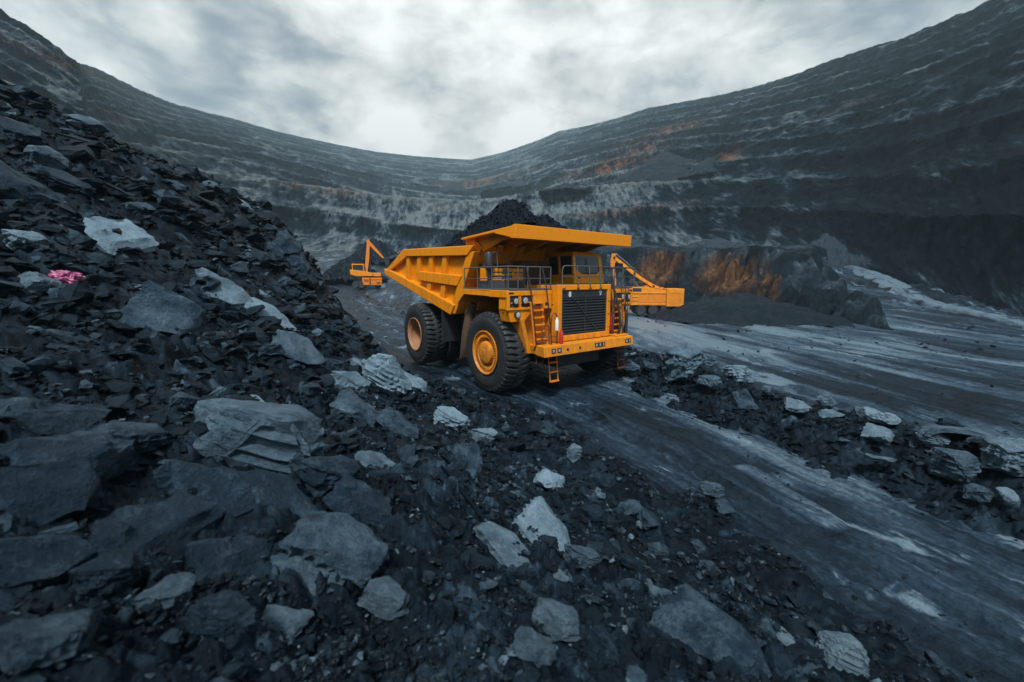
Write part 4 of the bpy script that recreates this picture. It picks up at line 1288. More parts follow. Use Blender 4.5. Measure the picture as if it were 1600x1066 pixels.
# (px, py, width px, kind, tone, rot, tilt, thick, aspect, var, label); listed one by one because each can be picked out
ROCKS = [
    (180, 378, 122, 'slab', 0.72, 20, 14, 1.2, 0.95, 0, 'largest pale flat slab on the upper left rubble bank, tilted towards the road'),
    (36, 386, 70, 'boulder', 0.72, -10, 0, 0.9, 0.8, 1, 'pale angular boulder at the left end of the bank, above the pink scrap'),
    (60, 458, 82, 'boulder', 0.62, 35, 10, 0.8, 0.8, 2, 'pale grey wedge of rock lying just left of the pink scrap'),
    (348, 460, 104, 'slab', 0.6, -5, 10, 1.1, 0.8, 3, 'flat pale slab in the middle of the bank, right of the big dark leaning slab'),
    (418, 500, 100, 'slab', 0.68, -20, 14, 0.8, 0.7, 4, 'thin pale flat slab near the bank edge, lower right of another flat pale slab'),
    (415, 468, 28, 'boulder', 0.78, 0, 0, 0.7, 0.8, 0, 'small light stone lying just above the thin flat slab on the bank'),
    (248, 500, 140, 'slab', 0.42, -22, 26, 1.5, 0.8, 5, 'big dark slab leaning down the bank, below the largest pale slab'),
    (412, 642, 92, 'shard', 0.9, -48, 16, 1.0, 1.5, 1, 'whitish long slab standing out of dark gravel above the foreground rocks'),
    (75, 262, 76, 'boulder', 0.45, 10, 0, 1.1, 0.9, 3, 'rounded grey boulder high on the dark knoll at the far left'),
    (470, 568, 95, 'slab', 0.45, -15, 12, 1.2, 0.9, 6, 'dark grey slab half buried above the boulders beside the truck'),
    (395, 722, 250, 'boulder', 0.5, -8, 0, 0.85, 0.55, 5, 'long rounded grey boulder lying across the foreground below the whitish slab'),
    (110, 735, 250, 'slab', 0.36, 22, 18, 1.9, 0.7, 1, 'huge blurred dark slab jutting out at the left edge of the foreground'),
    (85, 672, 190, 'slab', 0.34, 8, 8, 1.5, 0.7, 2, 'dark blurred slab lying behind the huge slab at the left edge'),
    (195, 705, 130, 'boulder', 0.36, 25, 0, 1.0, 0.8, 4, 'dark boulder wedged between the huge slab and the long rounded boulder'),
    (330, 790, 210, 'slab', 0.33, -10, 10, 1.6, 0.7, 3, 'dark flat slab under the long rounded boulder in the foreground'),
    (230, 845, 230, 'slab', 0.28, 14, 12, 1.6, 0.7, 0, 'blurred near-black slab in the shadowed hollow of the lower left foreground'),
    (525, 868, 170, 'slab', 0.44, -18, 12, 1.3, 0.75, 4, 'grey slab sloping right in the foreground below the shadowed hollow'),
    (485, 915, 130, 'slab', 0.55, -8, 8, 1.5, 0.75, 6, 'smooth blue-grey slab just below the grey slab that slopes right'),
    (80, 1010, 190, 'boulder', 0.42, 10, 0, 0.9, 0.9, 0, 'large blurred boulder filling the lower left corner'),
    (258, 945, 100, 'boulder', 0.52, 30, 0, 0.9, 0.8, 1, 'blurred pale-topped boulder near the bottom left, right of the corner boulder'),
    (445, 985, 96, 'slab', 0.6, -12, 8, 1.4, 0.6, 2, 'light speckled slab near the bottom edge, below the smooth blue-grey slab'),
    (598, 606, 92, 'boulder', 0.66, -5, 0, 1.0, 0.9, 2, 'biggest light grey boulder beside the rear wheel of the dump truck'),
    (543, 612, 74, 'boulder', 0.6, 24, 0, 0.9, 0.9, 6, 'light grey boulder left of the biggest one beside the rear wheel'),
    (560, 585, 62, 'boulder', 0.58, -18, 0, 0.8, 0.8, 3, 'grey boulder perched behind the two light boulders beside the truck'),
    (640, 607, 58, 'slab', 0.64, -8, 4, 1.4, 0.7, 5, 'low rounded light slab between the boulders and the front wheel'),
    (560, 650, 96, 'slab', 0.42, -14, 10, 1.5, 0.8, 1, 'dark layered slab below the light boulders beside the truck'),
    (620, 668, 80, 'slab', 0.38, -28, 16, 1.4, 0.7, 0, 'dark tilted slab right of the dark layered slab on the bank'),
    (702, 668, 62, 'boulder', 0.72, -25, 10, 1.0, 0.8, 4, 'pale pointed rock on the bank below the front wheel'),
    (756, 690, 46, 'boulder', 0.66, 10, 0, 0.9, 0.9, 1, 'pale craggy rock right of the pale pointed rock'),
    (590, 728, 76, 'slab', 0.52, -6, 8, 1.3, 0.7, 6, 'flat grey slab above the middle foreground, left of two upright dark slabs'),
    (636, 716, 66, 'shard', 0.30, 80, 34, 1.3, 1.3, 0, 'narrow dark shard standing upright right of the flat grey slab'),
    (735, 735, 84, 'slab', 0.34, -64, 30, 1.3, 0.8, 2, 'dark upright slab leaning in the gravel left of the ridged pale rock'),
    (858, 762, 80, 'shard', 0.74, 22, 8, 1.7, 1.3, 3, 'pale ridged rock with split grain, on gravel beside the road edge'),
    (845, 838, 134, 'slab', 0.62, -46, 16, 1.2, 0.72, 3, 'large pale grey slab tilted down right in the centre foreground'),
    (788, 868, 124, 'slab', 0.55, -32, 12, 1.0, 0.55, 4, 'long grey slab lying against the lower left of the large pale tilted slab'),
    (896, 717, 30, 'boulder', 0.62, 60, 0, 1.3, 0.9, 5, 'small round grey boulder near the road edge above the ridged pale rock'),
    (938, 776, 24, 'boulder', 0.62, 20, 0, 0.9, 0.9, 0, 'small round stone right of the ridged pale rock, by the road edge'),
    (874, 908, 30, 'boulder', 0.78, 20, 0, 0.8, 0.8, 2, 'small smooth pale stone below the large pale tilted slab'),
    (1002, 827, 17, 'boulder', 0.98, 20, 0, 1.0, 0.9, 4, 'tiny white stone on dark gravel at the road edge'),
    (830, 1028, 78, 'slab', 0.5, -10, 12, 2.2, 0.8, 0, 'smooth blue-grey block at the bottom edge of the foreground'),
    (870, 985, 90, 'boulder', 0.55, -30, 0, 0.9, 0.7, 6, 'rough pale grey boulder just above the smooth block at the bottom edge'),
    (600, 945, 84, 'boulder', 0.55, 0, 0, 1.0, 0.9, 3, 'blurred grey boulder at the bottom, left of the rough pale boulder'),
    (905, 880, 64, 'boulder', 0.48, 0, 0, 0.8, 0.9, 1, 'dusty grey boulder just right of the small smooth pale stone'),
    (1090, 1005, 190, 'slab', 0.36, -22, 14, 1.4, 0.7, 5, 'large dark slab lying flat at the bottom right of the bank'),
    (1312, 1048, 92, 'boulder', 0.66, 30, 0, 1.1, 0.7, 5, 'pale streaked boulder poking up at the bottom edge on the right'),
    (1235, 1012, 58, 'slab', 0.64, -10, 10, 1.6, 0.7, 1, 'small pale slab left of the pale streaked boulder at the bottom edge'),
    (1090, 860, 34, 'boulder', 0.4, 0, 0, 1.0, 0.9, 3, 'dark round boulder on the gravel shoulder of the road'),
    (1105, 888, 28, 'boulder', 0.42, 0, 0, 1.0, 0.9, 6, 'smaller dark round boulder in front of the other on the gravel shoulder'),
    (1030, 930, 60, 'boulder', 0.56, 20, 0, 0.8, 0.8, 0, 'grey boulder at the top of the large dark slab at the bottom right'),
    (1062, 584, 74, 'boulder', 0.5, -10, 0, 1.25, 0.95, 1, 'big layered boulder on the berm right of the dump truck bumper'),
    (1107, 576, 30, 'boulder', 0.45, 0, 0, 2.0, 0.9, 4, 'pointed pyramid rock standing on the berm right of the big layered boulder'),
    (1164, 632, 46, 'slab', 0.36, -50, 30, 1.6, 0.8, 2, 'dark oval slab leaning on the near side of the berm'),
    (1110, 600, 42, 'boulder', 0.5, -15, 0, 0.7, 0.8, 6, 'low grey rock on the berm between the pyramid rock and the dark oval slab'),
    (1242, 640, 46, 'slab', 0.62, -8, 8, 1.6, 0.8, 3, 'pale flat rock in the middle of the berm'),
    (1376, 654, 58, 'boulder', 0.76, -6, 0, 1.0, 0.8, 0, 'brightest pale boulder on the berm crest'),
    (1366, 682, 50, 'slab', 0.62, -6, 10, 1.6, 0.8, 5, 'pale speckled slab just below the brightest boulder on the berm'),
    (1456, 690, 50, 'boulder', 0.62, 12, 0, 1.0, 0.8, 2, 'light boulder on the berm left of the dark hollow'),
    (1484, 738, 84, 'boulder', 0.46, -24, 0, 1.0, 0.8, 5, 'large dark layered boulder low on the berm at the right'),
    (1526, 780, 52, 'boulder', 0.46, 60, 0, 1.0, 0.9, 3, 'dark angular block at the berm foot beside the road'),
    (1568, 728, 110, 'boulder', 0.6, -32, 0, 1.1, 0.8, 1, 'largest ribbed light rock mass on the berm at the right edge'),
    (1572, 784, 40, 'slab', 0.74, -40, 20, 1.6, 0.8, 4, 'small pale slab at the berm foot near the right edge'),
    (1020, 575, 36, 'boulder', 0.4, 0, 0, 1.0, 0.9, 0, 'dark boulder on the berm just left of the big layered boulder'),
    (985, 578, 30, 'boulder', 0.48, 20, 0, 1.0, 0.9, 2, 'grey boulder at the start of the berm, by the far end of the truck bumper'),
    (1300, 655, 40, 'slab', 0.56, 8, 6, 1.6, 0.8, 6, 'flat grey rock on the berm left of the brightest boulder'),
    (40, 805, 230, 'slab', 0.27, 6, 10, 1.8, 0.8, 5, 'near-black blurred slab under the huge slab at the left edge'),
    (425, 800, 170, 'slab', 0.33, -22, 14, 1.5, 0.8, 6, 'dark slab wedged under the right end of the long rounded boulder'),
    (500, 765, 120, 'boulder', 0.36, 12, 0, 0.9, 0.8, 1, 'dark blunt boulder at the right end of the long rounded boulder'),
    (560, 800, 120, 'slab', 0.30, -30, 12, 1.5, 0.8, 0, 'black slab right of the dark blunt boulder in the foreground'),
    (365, 880, 150, 'slab', 0.3, 12, 12, 1.5, 0.8, 2, 'dark slab tipped into the shadowed hollow of the foreground'),
    (60, 890, 190, 'slab', 0.32, -6, 8, 1.6, 0.7, 3, 'blurred dark slab above the boulder in the lower left corner'),
    (165, 915, 120, 'boulder', 0.3, 18, 0, 0.9, 0.8, 5, 'blurred dark boulder between the corner boulder and the pale-topped one'),
    (345, 975, 110, 'boulder', 0.34, -20, 0, 0.9, 0.8, 2, 'blurred dark boulder at the bottom, left of the light speckled slab'),
    (25, 222, 110, 'boulder', 0.27, -34, 0, 0.6, 0.8, 6, 'huge dark rock forming the top of the knoll at the far left'),
    (95, 292, 100, 'boulder', 0.25, -30, 0, 0.6, 0.8, 4, 'dark rock shoulder stepping down from the knoll at the far left'),
    (30, 310, 150, 'slab', 0.3, -14, 10, 1.8, 0.8, 1, 'dark slab on the left edge below the knoll'),
    (470, 430, 80, 'boulder', 0.3, -60, 0, 1.0, 0.9, 0, 'dark crag on the outer edge of the rubble bank, left of the far excavator'),
    (440, 400, 80, 'boulder', 0.28, -45, 0, 1.0, 0.9, 3, 'dark crag higher on the outer edge of the bank, above the other crag'),
    (300, 250, 70, 'slab', 0.4, -22, 10, 1.4, 0.8, 3, 'flat dark slab on the far ridge of the rubble bank'),
]
for r in ROCKS:
    px, py, w, kind, tone_, rot, tilt, thick, asp, var, lab = r
    if lab.startswith('flat dark slab on the far ridge'):
        continue
    put_rock(px, py, w, kind, lab, tone_, rot, tilt, 0.30, thick, asp, var)

# a hooded hollow in the berm: a thin curved shell of rock over a dark gap
mb = MB()
x0, y0, z0, t0 = at_surf(1512, 694)
k0 = t0 / 640.0
pts_o, pts_i = [], []
for i in range(15):
    a = pi * (0.02 + 0.96 * i / 14)
    pts_o.append((cos(a) * 36 * k0, (sin(a) ** 0.8) * 17 * k0))
    pts_i.append((cos(a) * 31 * k0, (sin(a) ** 0.8) * 13 * k0 - 0.01))
mb.prism(pts_o + pts_i[::-1], -0.25, 0.35, 'y')
o = mb.build('rock_shell', M_STONE, smooth=40)
o.location = (x0, y0, z0 - 0.03)
o.rotation_euler = (R(-8), R(4), R(-38))
o['tone'] = 0.5
tag(o, 'curved hood of rock arching over a dark hollow on the berm', 'rock shell')

# thin dark sticks poking out of the rubble
for pxa, pya, pxb, pyb, bend, lab in ((690, 745, 748, 818, 0.05, 'dark curved stick poking out of the gravel left of the large pale tilted slab'), (778, 790, 796, 846, -0.03, 'short dark stick standing against the top of the large pale tilted slab')):
    a, b = at_surf(pxa, pya), at_surf(pxb, pyb)
    A_, B_ = Vector(a[:3]), Vector(b[:3])
    B_ = A_ + (B_ - A_) if (B_ - A_).length < 1.2 else A_ + (B_ - A_).normalized() * 0.8
    pts = []
    for i in range(9):
        f = i / 8
        pts.append(A_.lerp(B_, f) + Vector((0.02 * sin(f * 9), 0, 0.06 + bend * sin(f * pi) + 0.05 * (1 - f))))
    mb = MB()
    mb.tube(pts, [0.012 + 0.016 * sin(pi * (0.12 + 0.8 * i / 8)) for i in range(9)], 7)
    o = mb.build('stick', M_BANK, smooth=60)
    tag(o, lab, 'stick')

# crumpled pink scrap
x0, y0, z0, t0 = at_surf(108, 446)
bm = bmesh.new()
bmesh.ops.create_icosphere(bm, subdivisions=5, radius=1)
for v in bm.verts:
    p = v.co
    a = 0.30 * mnoise.noise(p * 1.9) + 0.32 * (1 - abs(mnoise.noise(p * 2.6 + Vector((5, 1, 2)))) * 3) * 0.5 + 0.10 * mnoise.noise(p * 7)
    v.co = p * (0.75 + a)
me = bpy.data.meshes.new('cloth_scrap')
bm.to_mesh(me)
bm.free()
me.polygons.foreach_set('use_smooth', [True] * len(me.polygons))
me.materials.append(M_PINK)
o = bpy.data.objects.new('cloth_scrap', me)
kk = t0 / 720.0
o.scale = (17 * kk, 14 * kk, 11 * kk)
o.location = (x0, y0, z0 + 6 * kk)
o.rotation_euler = (0.2, 0.3, 0.6)
col.objects.link(o)
tag(o, 'small crumpled magenta and white scrap lying among the rubble', 'scrap')

# further rocks that nothing much tells apart, in their own places; the largest ones as individuals
named_xy = [(o_.location.x, o_.location.y, max(o_.scale)) for o_ in col.objects if o_.get('category') in ('flat rock', 'boulder', 'rock shard')]
n_more, tries = 0, 0
while n_more < 215 and tries < 4000:
    tries += 1
    zone = rng.random()
    if zone < 0.74:
        a_, r_ = R(rng.uniform(-56, 40)), 1.4 * math.exp(rng.uniform(0, 2.75))
        x, y = r_ * sin(a_), r_ * cos(a_)
        zb_ = float(Bh(np.array([x]), np.array([y]))[0])
        if zb_ < float(G0(np.array([x]), np.array([y]))[0]) + 0.15:
            continue
        grp, lab = ('dark angular rocks strewn over the rubble bank', 'dark angular rock among many like it strewn over the rubble bank left of the road')
        tone_ = rng.choice([0.25, 0.34, 0.42, 0.5, 0.6], p=[.26, .3, .22, .14, .08])
    else:
        i = int(rng.integers(120, 1020))
        l = rng.uniform(-0.75, 0.6) * BW
        x, y = bc[i, 0] + nrm[min(i, len(nrm) - 1), 0] * 0 + l * 0.9, bc[i, 1] + 0.3 * rng.normal()
        grp, lab = ('grey rocks piled along the berm', 'small grey rock among many piled along the berm on the far side of the road')
        tone_ = rng.choice([0.3, 0.42, 0.55, 0.68], p=[.3, .3, .25, .15])
    z = float(surf(x, y)[0])
    dist = math.sqrt(x * x + y * y + (z - CAM_H) ** 2)
    w = 14 + 30 * rng.random() ** 2.2
    if y < 0.4:
        continue
    s = w / F_PX * dist
    if any((x - q[0]) ** 2 + (y - q[1]) ** 2 < (0.42 * (q[2] + s)) ** 2 for q in named_xy):
        continue
    px = 800 + F_PX * x / (y * cos(PITCH) + (CAM_H - z) * sin(PITCH))
    kd = ['slab', 'boulder', 'shard'][int(rng.choice(3, p=[.45, .45, .1]))]
    ob = put_rock(px, 0, w, kd, lab, float(tone_), rng.uniform(0, 360), rng.uniform(-16, 22), rng.uniform(0.2, 0.42), rng.uniform(0.8, 1.5), rng.uniform(0.75, 1.1), int(rng.integers(0, 7)), None, grp, (x, y, z, dist), rng.uniform(0, 360), s)
    ob.name = 'rock'
    ob['category'] = 'rock'
    named_xy.append((x, y, s))
    n_more += 1

# gravel and crumbs past counting: one object of low faceted stones
def convex_pebble(seed):
    rnd = random.Random(seed)
    bm = bmesh.new()
    for _ in range(11):
        v = Vector((rnd.gauss(0, 1), rnd.gauss(0, 1), rnd.gauss(0, 1))).normalized()
        bm.verts.new((v.x * 0.5, v.y * rnd.uniform(0.28, 0.45), v.z * rnd.uniform(0.10, 0.30)))
    bmesh.ops.convex_hull(bm, input=bm.verts)
    bmesh.ops.delete(bm, geom=[v for v in bm.verts if not v.link_faces], context='VERTS')
    bmesh.ops.triangulate(bm, faces=bm.faces)
    bm.verts.ensure_lookup_table()
    co = np.array([v.co[:] for v in bm.verts])
    tr = np.array([[v.index for v in f.verts] for f in bm.faces])
    bm.free()
    return co, tr


PEB = [convex_pebble(900 + i) for i in range(14)]


def scatter(name, X_, Y_, Z_, S_, tones, mat, kind='stuff', label=None):
    cos_, trs, tns = [], [], []
    base = 0
    n = len(X_)
    which = rng.integers(0, len(PEB), n)
    for k, (co, tr) in enumerate(PEB):
        ids = np.nonzero(which == k)[0]
        if not len(ids):
            continue
        a, b, c = rng.uniform(0, 2 * pi, len(ids)), rng.normal(0, 0.34, len(ids)), rng.normal(0, 0.34, len(ids))
        P = np.repeat(co[None], len(ids), 0)
        x, y, z = P[..., 0], P[..., 1], P[..., 2]
        ca, sa, cb, sb, cc, sc_ = (f(q)[:, None] for q in (a, b, c) for f in (np.cos, np.sin))
        y, z = y * cb - z * sb, y * sb + z * cb
        x, z = x * cc + z * sc_, -x * sc_ + z * cc
        x, y = x * ca - y * sa, x * sa + y * ca
        s = S_[ids][:, None]
        P = np.stack([x * s + X_[ids][:, None], y * s + Y_[ids][:, None], z * s + Z_[ids][:, None]], -1)
        m = co.shape[0]
        cos_.append(P.reshape(-1, 3))
        trs.append((tr[None] + (base + np.arange(len(ids)) * m)[:, None, None]).reshape(-1, 3))
        tns.append(np.repeat(tones[ids], m))
        base += len(ids) * m
    ob = raw_mesh(name, np.concatenate(cos_), np.concatenate(trs), mat, {'tone': np.concatenate(tns)}, smooth=False)
    return tag(ob, label, None, None, kind)


def gravel_points(n, amin, amax, rmin, rmax, pxmin, pxmax, power=2.6):
    a = np.radians(rng.uniform(amin, amax, n))
    r = rmin * np.exp(rng.uniform(0, math.log(rmax / rmin), n))
    x, y = r * np.sin(a), r * np.cos(a)
    px = pxmin + (pxmax - pxmin) * rng.random(n) ** power
    return x, y, r, px


M_GRAVEL = rubble_mat('gravel', [(0.0, (0.0028, 0.0044, 0.006656)), (0.3, (0.0084, 0.01364, 0.01924)), (0.55, (0.035, 0.05632, 0.07488)), (0.9, (0.21, 0.308, 0.3848))], sc=18, bstr=0.4, bdist=0.01)
x, y, r_, px = gravel_points(130000, -62, 58, 0.9, 26, 1.7, 15, 4.2)
zz1 = Bh(x, y)
gz = G0(x, y)
den = ss(-0.35, 0.5, fbm(x * 0.45, y * 0.45, 3, 250) + 0.25) * 0.7 + 0.3
okm = (zz1 > gz + 0.02) & (rng.random(len(x)) < den)
x, y, r_, px, zz1 = x[okm], y[okm], r_[okm], px[okm], zz1[okm]
dist = np.sqrt(r_ ** 2 + (zz1 - CAM_H) ** 2)
s = px / F_PX * dist
tn = np.clip(rng.beta(0.65, 1.6, len(x)) * 1.2, 0, 1.2)
scatter('gravel', x, y, zz1 + 0.10 * s, s, tn, M_GRAVEL, 'stuff', 'loose coal gravel and crumbs over the rubble bank')
# jagged medium rubble, past counting
PEB_KEEP = PEB
PEB = []
for k in range(12):
    me = rock_mesh('rubble', (0.5, 0.36, 0.12 + 0.02 * (k % 4)) if k % 3 else (0.5, 0.4, 0.3), 13 + k % 5, 300 + k, 2, 0.03, 0.06, 0.05)
    co = np.array([v.co[:] for v in me.vertices])
    tr = np.array([p.vertices[:] for p in me.polygons])
    bpy.data.meshes.remove(me)
    PEB.append((co, tr))
x, y, r_, px = gravel_points(15000, -62, 52, 1.3, 24, 11, 40, 2.6)
zz1 = Bh(x, y)
gz = G0(x, y)
okm = (zz1 > gz + 0.08) & (rng.random(len(x)) < (0.25 + 0.75 * ss(-0.2, 0.5, fbm(x * 0.4, y * 0.4, 3, 255))) * (0.22 + 0.78 * ss(0.3, -3.0, x + 0.15 * y)))
x, y, r_, px, zz1 = x[okm], y[okm], r_[okm], px[okm], zz1[okm]
s = px / F_PX * np.sqrt(r_ ** 2 + (zz1 - CAM_H) ** 2)
M_RUB = rubble_mat('rubble', [(0.02, (0.00264, 0.005332, 0.0085)), (0.3, (0.00924, 0.01763, 0.0265)), (0.55, (0.0363, 0.06622, 0.093)), (0.85, (0.132, 0.215, 0.28))], sc=9, bstr=0.9, bdist=0.03, rough=(0.35, 0.75), spec=0.22)
scatter('rubble', x, y, zz1 + 0.04 * s, s, np.clip(rng.beta(0.7, 1.7, len(x)), 0, 1), M_RUB, 'stuff', 'jagged broken rubble over the bank')
PEB = PEB_KEEP
# on the berm
i = rng.integers(0, NBA, 12000)
l = rng.integers(4, NBL - 4, 12000)
x, y, z = xq[i, l], yq[i, l], zq[i, l]
ok2 = z > G0(x, y) - 0.02
x, y, z = x[ok2], y[ok2], z[ok2]
dist = np.sqrt(x * x + y * y + (z - CAM_H) ** 2)
s = (2.2 + 13 * rng.random(len(x)) ** 3.4) / F_PX * dist
scatter('gravel', x, y, z + 0.12 * s, s, np.clip(rng.beta(1.4, 3.0, len(x)), 0, 1), M_GRAVEL, 'stuff', 'loose gravel over the berm')
# crumbs at the edges of the road and on the floor
x, y, r_, px = gravel_points(26000, -45, 62, 3, 60, 1.2, 7, 4.0)
gz = G0(x, y)
rd, rhw = road_dist(x, y)
w_edge = np.exp(-((rd - rhw) / 0.9) ** 2) + 0.10
bz = Bh(x, y)
okm = (rng.random(len(x)) < w_edge) & (bz < gz + 0.1)
x, y, r_, px, gz = x[okm], y[okm], r_[okm], px[okm], gz[okm]
s = px / F_PX * np.sqrt(r_ ** 2 + CAM_H ** 2)
scatter('gravel', x, y, gz + 0.02 + 0.1 * s, s, np.clip(rng.beta(1.2, 3.0, len(x)), 0, 1), M_GRAVEL, 'stuff', 'scattered crumbs along the road edges and floor')
# ------------------------------------------------------------------ vehicles
HEAD = math.radians(36.684)
FW = Vector((sin(HEAD), -cos(HEAD), 0))
LFT = Vector((cos(HEAD), sin(HEAD), 0))
HUB = Vector((-0.9139, 13.1107, 0))
CY = 2.95                     # truck centreline, metres left of the outer right tyre face


def tyre_mesh(name, Rr, w, rin, lugs=40, wide=0.30):
    """tyre with curved lugs; axis y, outer face at y=0, inner at y=w"""
    n = lugs * 8
    half = w / 2
    prof = []
    # outside bead -> sidewall -> shoulder -> tread -> inside
    for y_, r_ in ((0.10, rin - 0.03), (0.045, rin + 0.01), (0.03, rin + 0.05), (0.012, rin + 0.14), (0.0, rin + 0.26), (0.004, rin + 0.36), (0.022, rin + 0.42), (0.03, rin + 0.43), (0.038, Rr - 0.10), (0.055, Rr - 0.06)):
        prof.append((y_, r_, 0))
    for k in range(0, 23):
        q = k / 22.0
        y_ = 0.075 + (w - 0.15) * q
        crown = Rr - 0.045 * (2 * abs(q - 0.5)) ** 4
        prof.append((y_, crown, 1))
    prof += [(w - y_, r_, 0) for y_, r_, _ in prof[:10]][::-1]
    P = np.array([(a, b) for a, b, c in prof])
    tr = np.array([c for a, b, c in prof])
    th = np.arange(n) * 2 * pi / n
    q = np.clip((P[:, 0] - 0.075) / (w - 0.15), 0, 1)
    d = np.abs(q - 0.5) * 2
    side = np.where(q < 0.5, 0.0, 0.5)
    ph = (th[None] * lugs / (2 * pi) + side[:, None] + 0.42 * (1 - d[:, None]) ** 1.5) % 1.0
    dd = np.abs(ph - 0.5) * 2                      # 0 in the groove centre
    depth = np.clip((0.42 - dd) / 0.16, 0, 1)
    amt = ss(0.10, 0.35, d) * tr                   # solid centre rib
    shoulder = np.zeros(len(P))
    shoulder[8:10] = 0.55
    shoulder[-10:-8] = 0.55
    shoulder[6:8] = 0.15
    amt = np.maximum(amt, shoulder)
    rr = P[:, 1][:, None] - 0.085 * depth * amt[:, None]
    co = np.stack([rr * np.cos(th)[None], np.repeat(P[:, 0][:, None], n, 1), rr * np.sin(th)[None]], -1).reshape(-1, 3)
    m = len(P)
    i, k = np.meshgrid(np.arange(m - 1), np.arange(n), indexing='ij')
    k2 = (k + 1) % n
    f = np.stack([i * n + k, (i + 1) * n + k, (i + 1) * n + k2, i * n + k2], -1).reshape(-1, 4)
    me_o = raw_mesh(name, co, f, M_TYRE)
    me_o.data.set_sharp_from_angle(angle=R(30))
    return me_o


def front_rim(parent, y_out, sgn):
    mb = MB()
    # flange, sloped rim, studded ring, recess, hub
    pr = [(0.14, 0.60), (0.02, 0.735), (-0.012, 0.735), (-0.015, 0.70), (0.03, 0.672), (0.055, 0.665), (0.06, 0.60), (0.055, 0.50), (0.075, 0.485), (0.19, 0.46), (0.20, 0.40), (0.05, 0.375), (0.005, 0.365), (-0.015, 0.33), (-0.03, 0.24), (-0.04, 0.12), (-0.05, 0.11), (-0.05, 0.0)]
    mb.lathe(pr, n=72, cap=False)
    for k in range(44):
        t = 2 * pi * k / 44
        c, s = cos(t), sin(t)
        mb.bar((0.525 * c, 0.045, 0.525 * s), (0.60 * c, 0.045, 0.60 * s), 0.028, 0.05, (0, 1, 0))
    for k in range(12):
        t = 2 * pi * k / 12
        c, s = cos(t), sin(t)
        mb.lathe([(-0.045, 0.0), (-0.045, 0.018), (0.0, 0.02)], (0.20 * c, 0.0, 0.20 * s), 8)
    for k in range(8):
        t = 2 * pi * k / 8 + 0.2
        c, s = cos(t), sin(t)
        mb.lathe([(0.10, 0.0), (0.10, 0.028), (0.18, 0.03)], (0.43 * c, 0.0, 0.43 * s), 8)
    o = mb.build('rim', M_ORANGE, parent, smooth=32)
    o.scale = (1, sgn, 1)
    o.location = (0, y_out, 0)
    return o


def rear_rim(parent):
    mb = MB()
    pr = [(0.12, 0.60), (0.02, 0.735), (-0.01, 0.735), (-0.012, 0.70), (0.03, 0.66), (0.10, 0.63), (0.34, 0.615), (0.60, 0.60), (0.62, 0.42), (0.50, 0.40), (0.42, 0.36), (0.40, 0.2), (0.40, 0.0)]
    mb.lathe(pr, n=60, cap=False)
    for k in range(20):
        t = 2 * pi * k / 20
        mb.lathe([(0.575, 0.0), (0.575, 0.02), (0.63, 0.022)], (0.51 * cos(t), 0.0, 0.51 * sin(t)), 7)
    return mb.build('rim', M_TAN, parent, smooth=32)


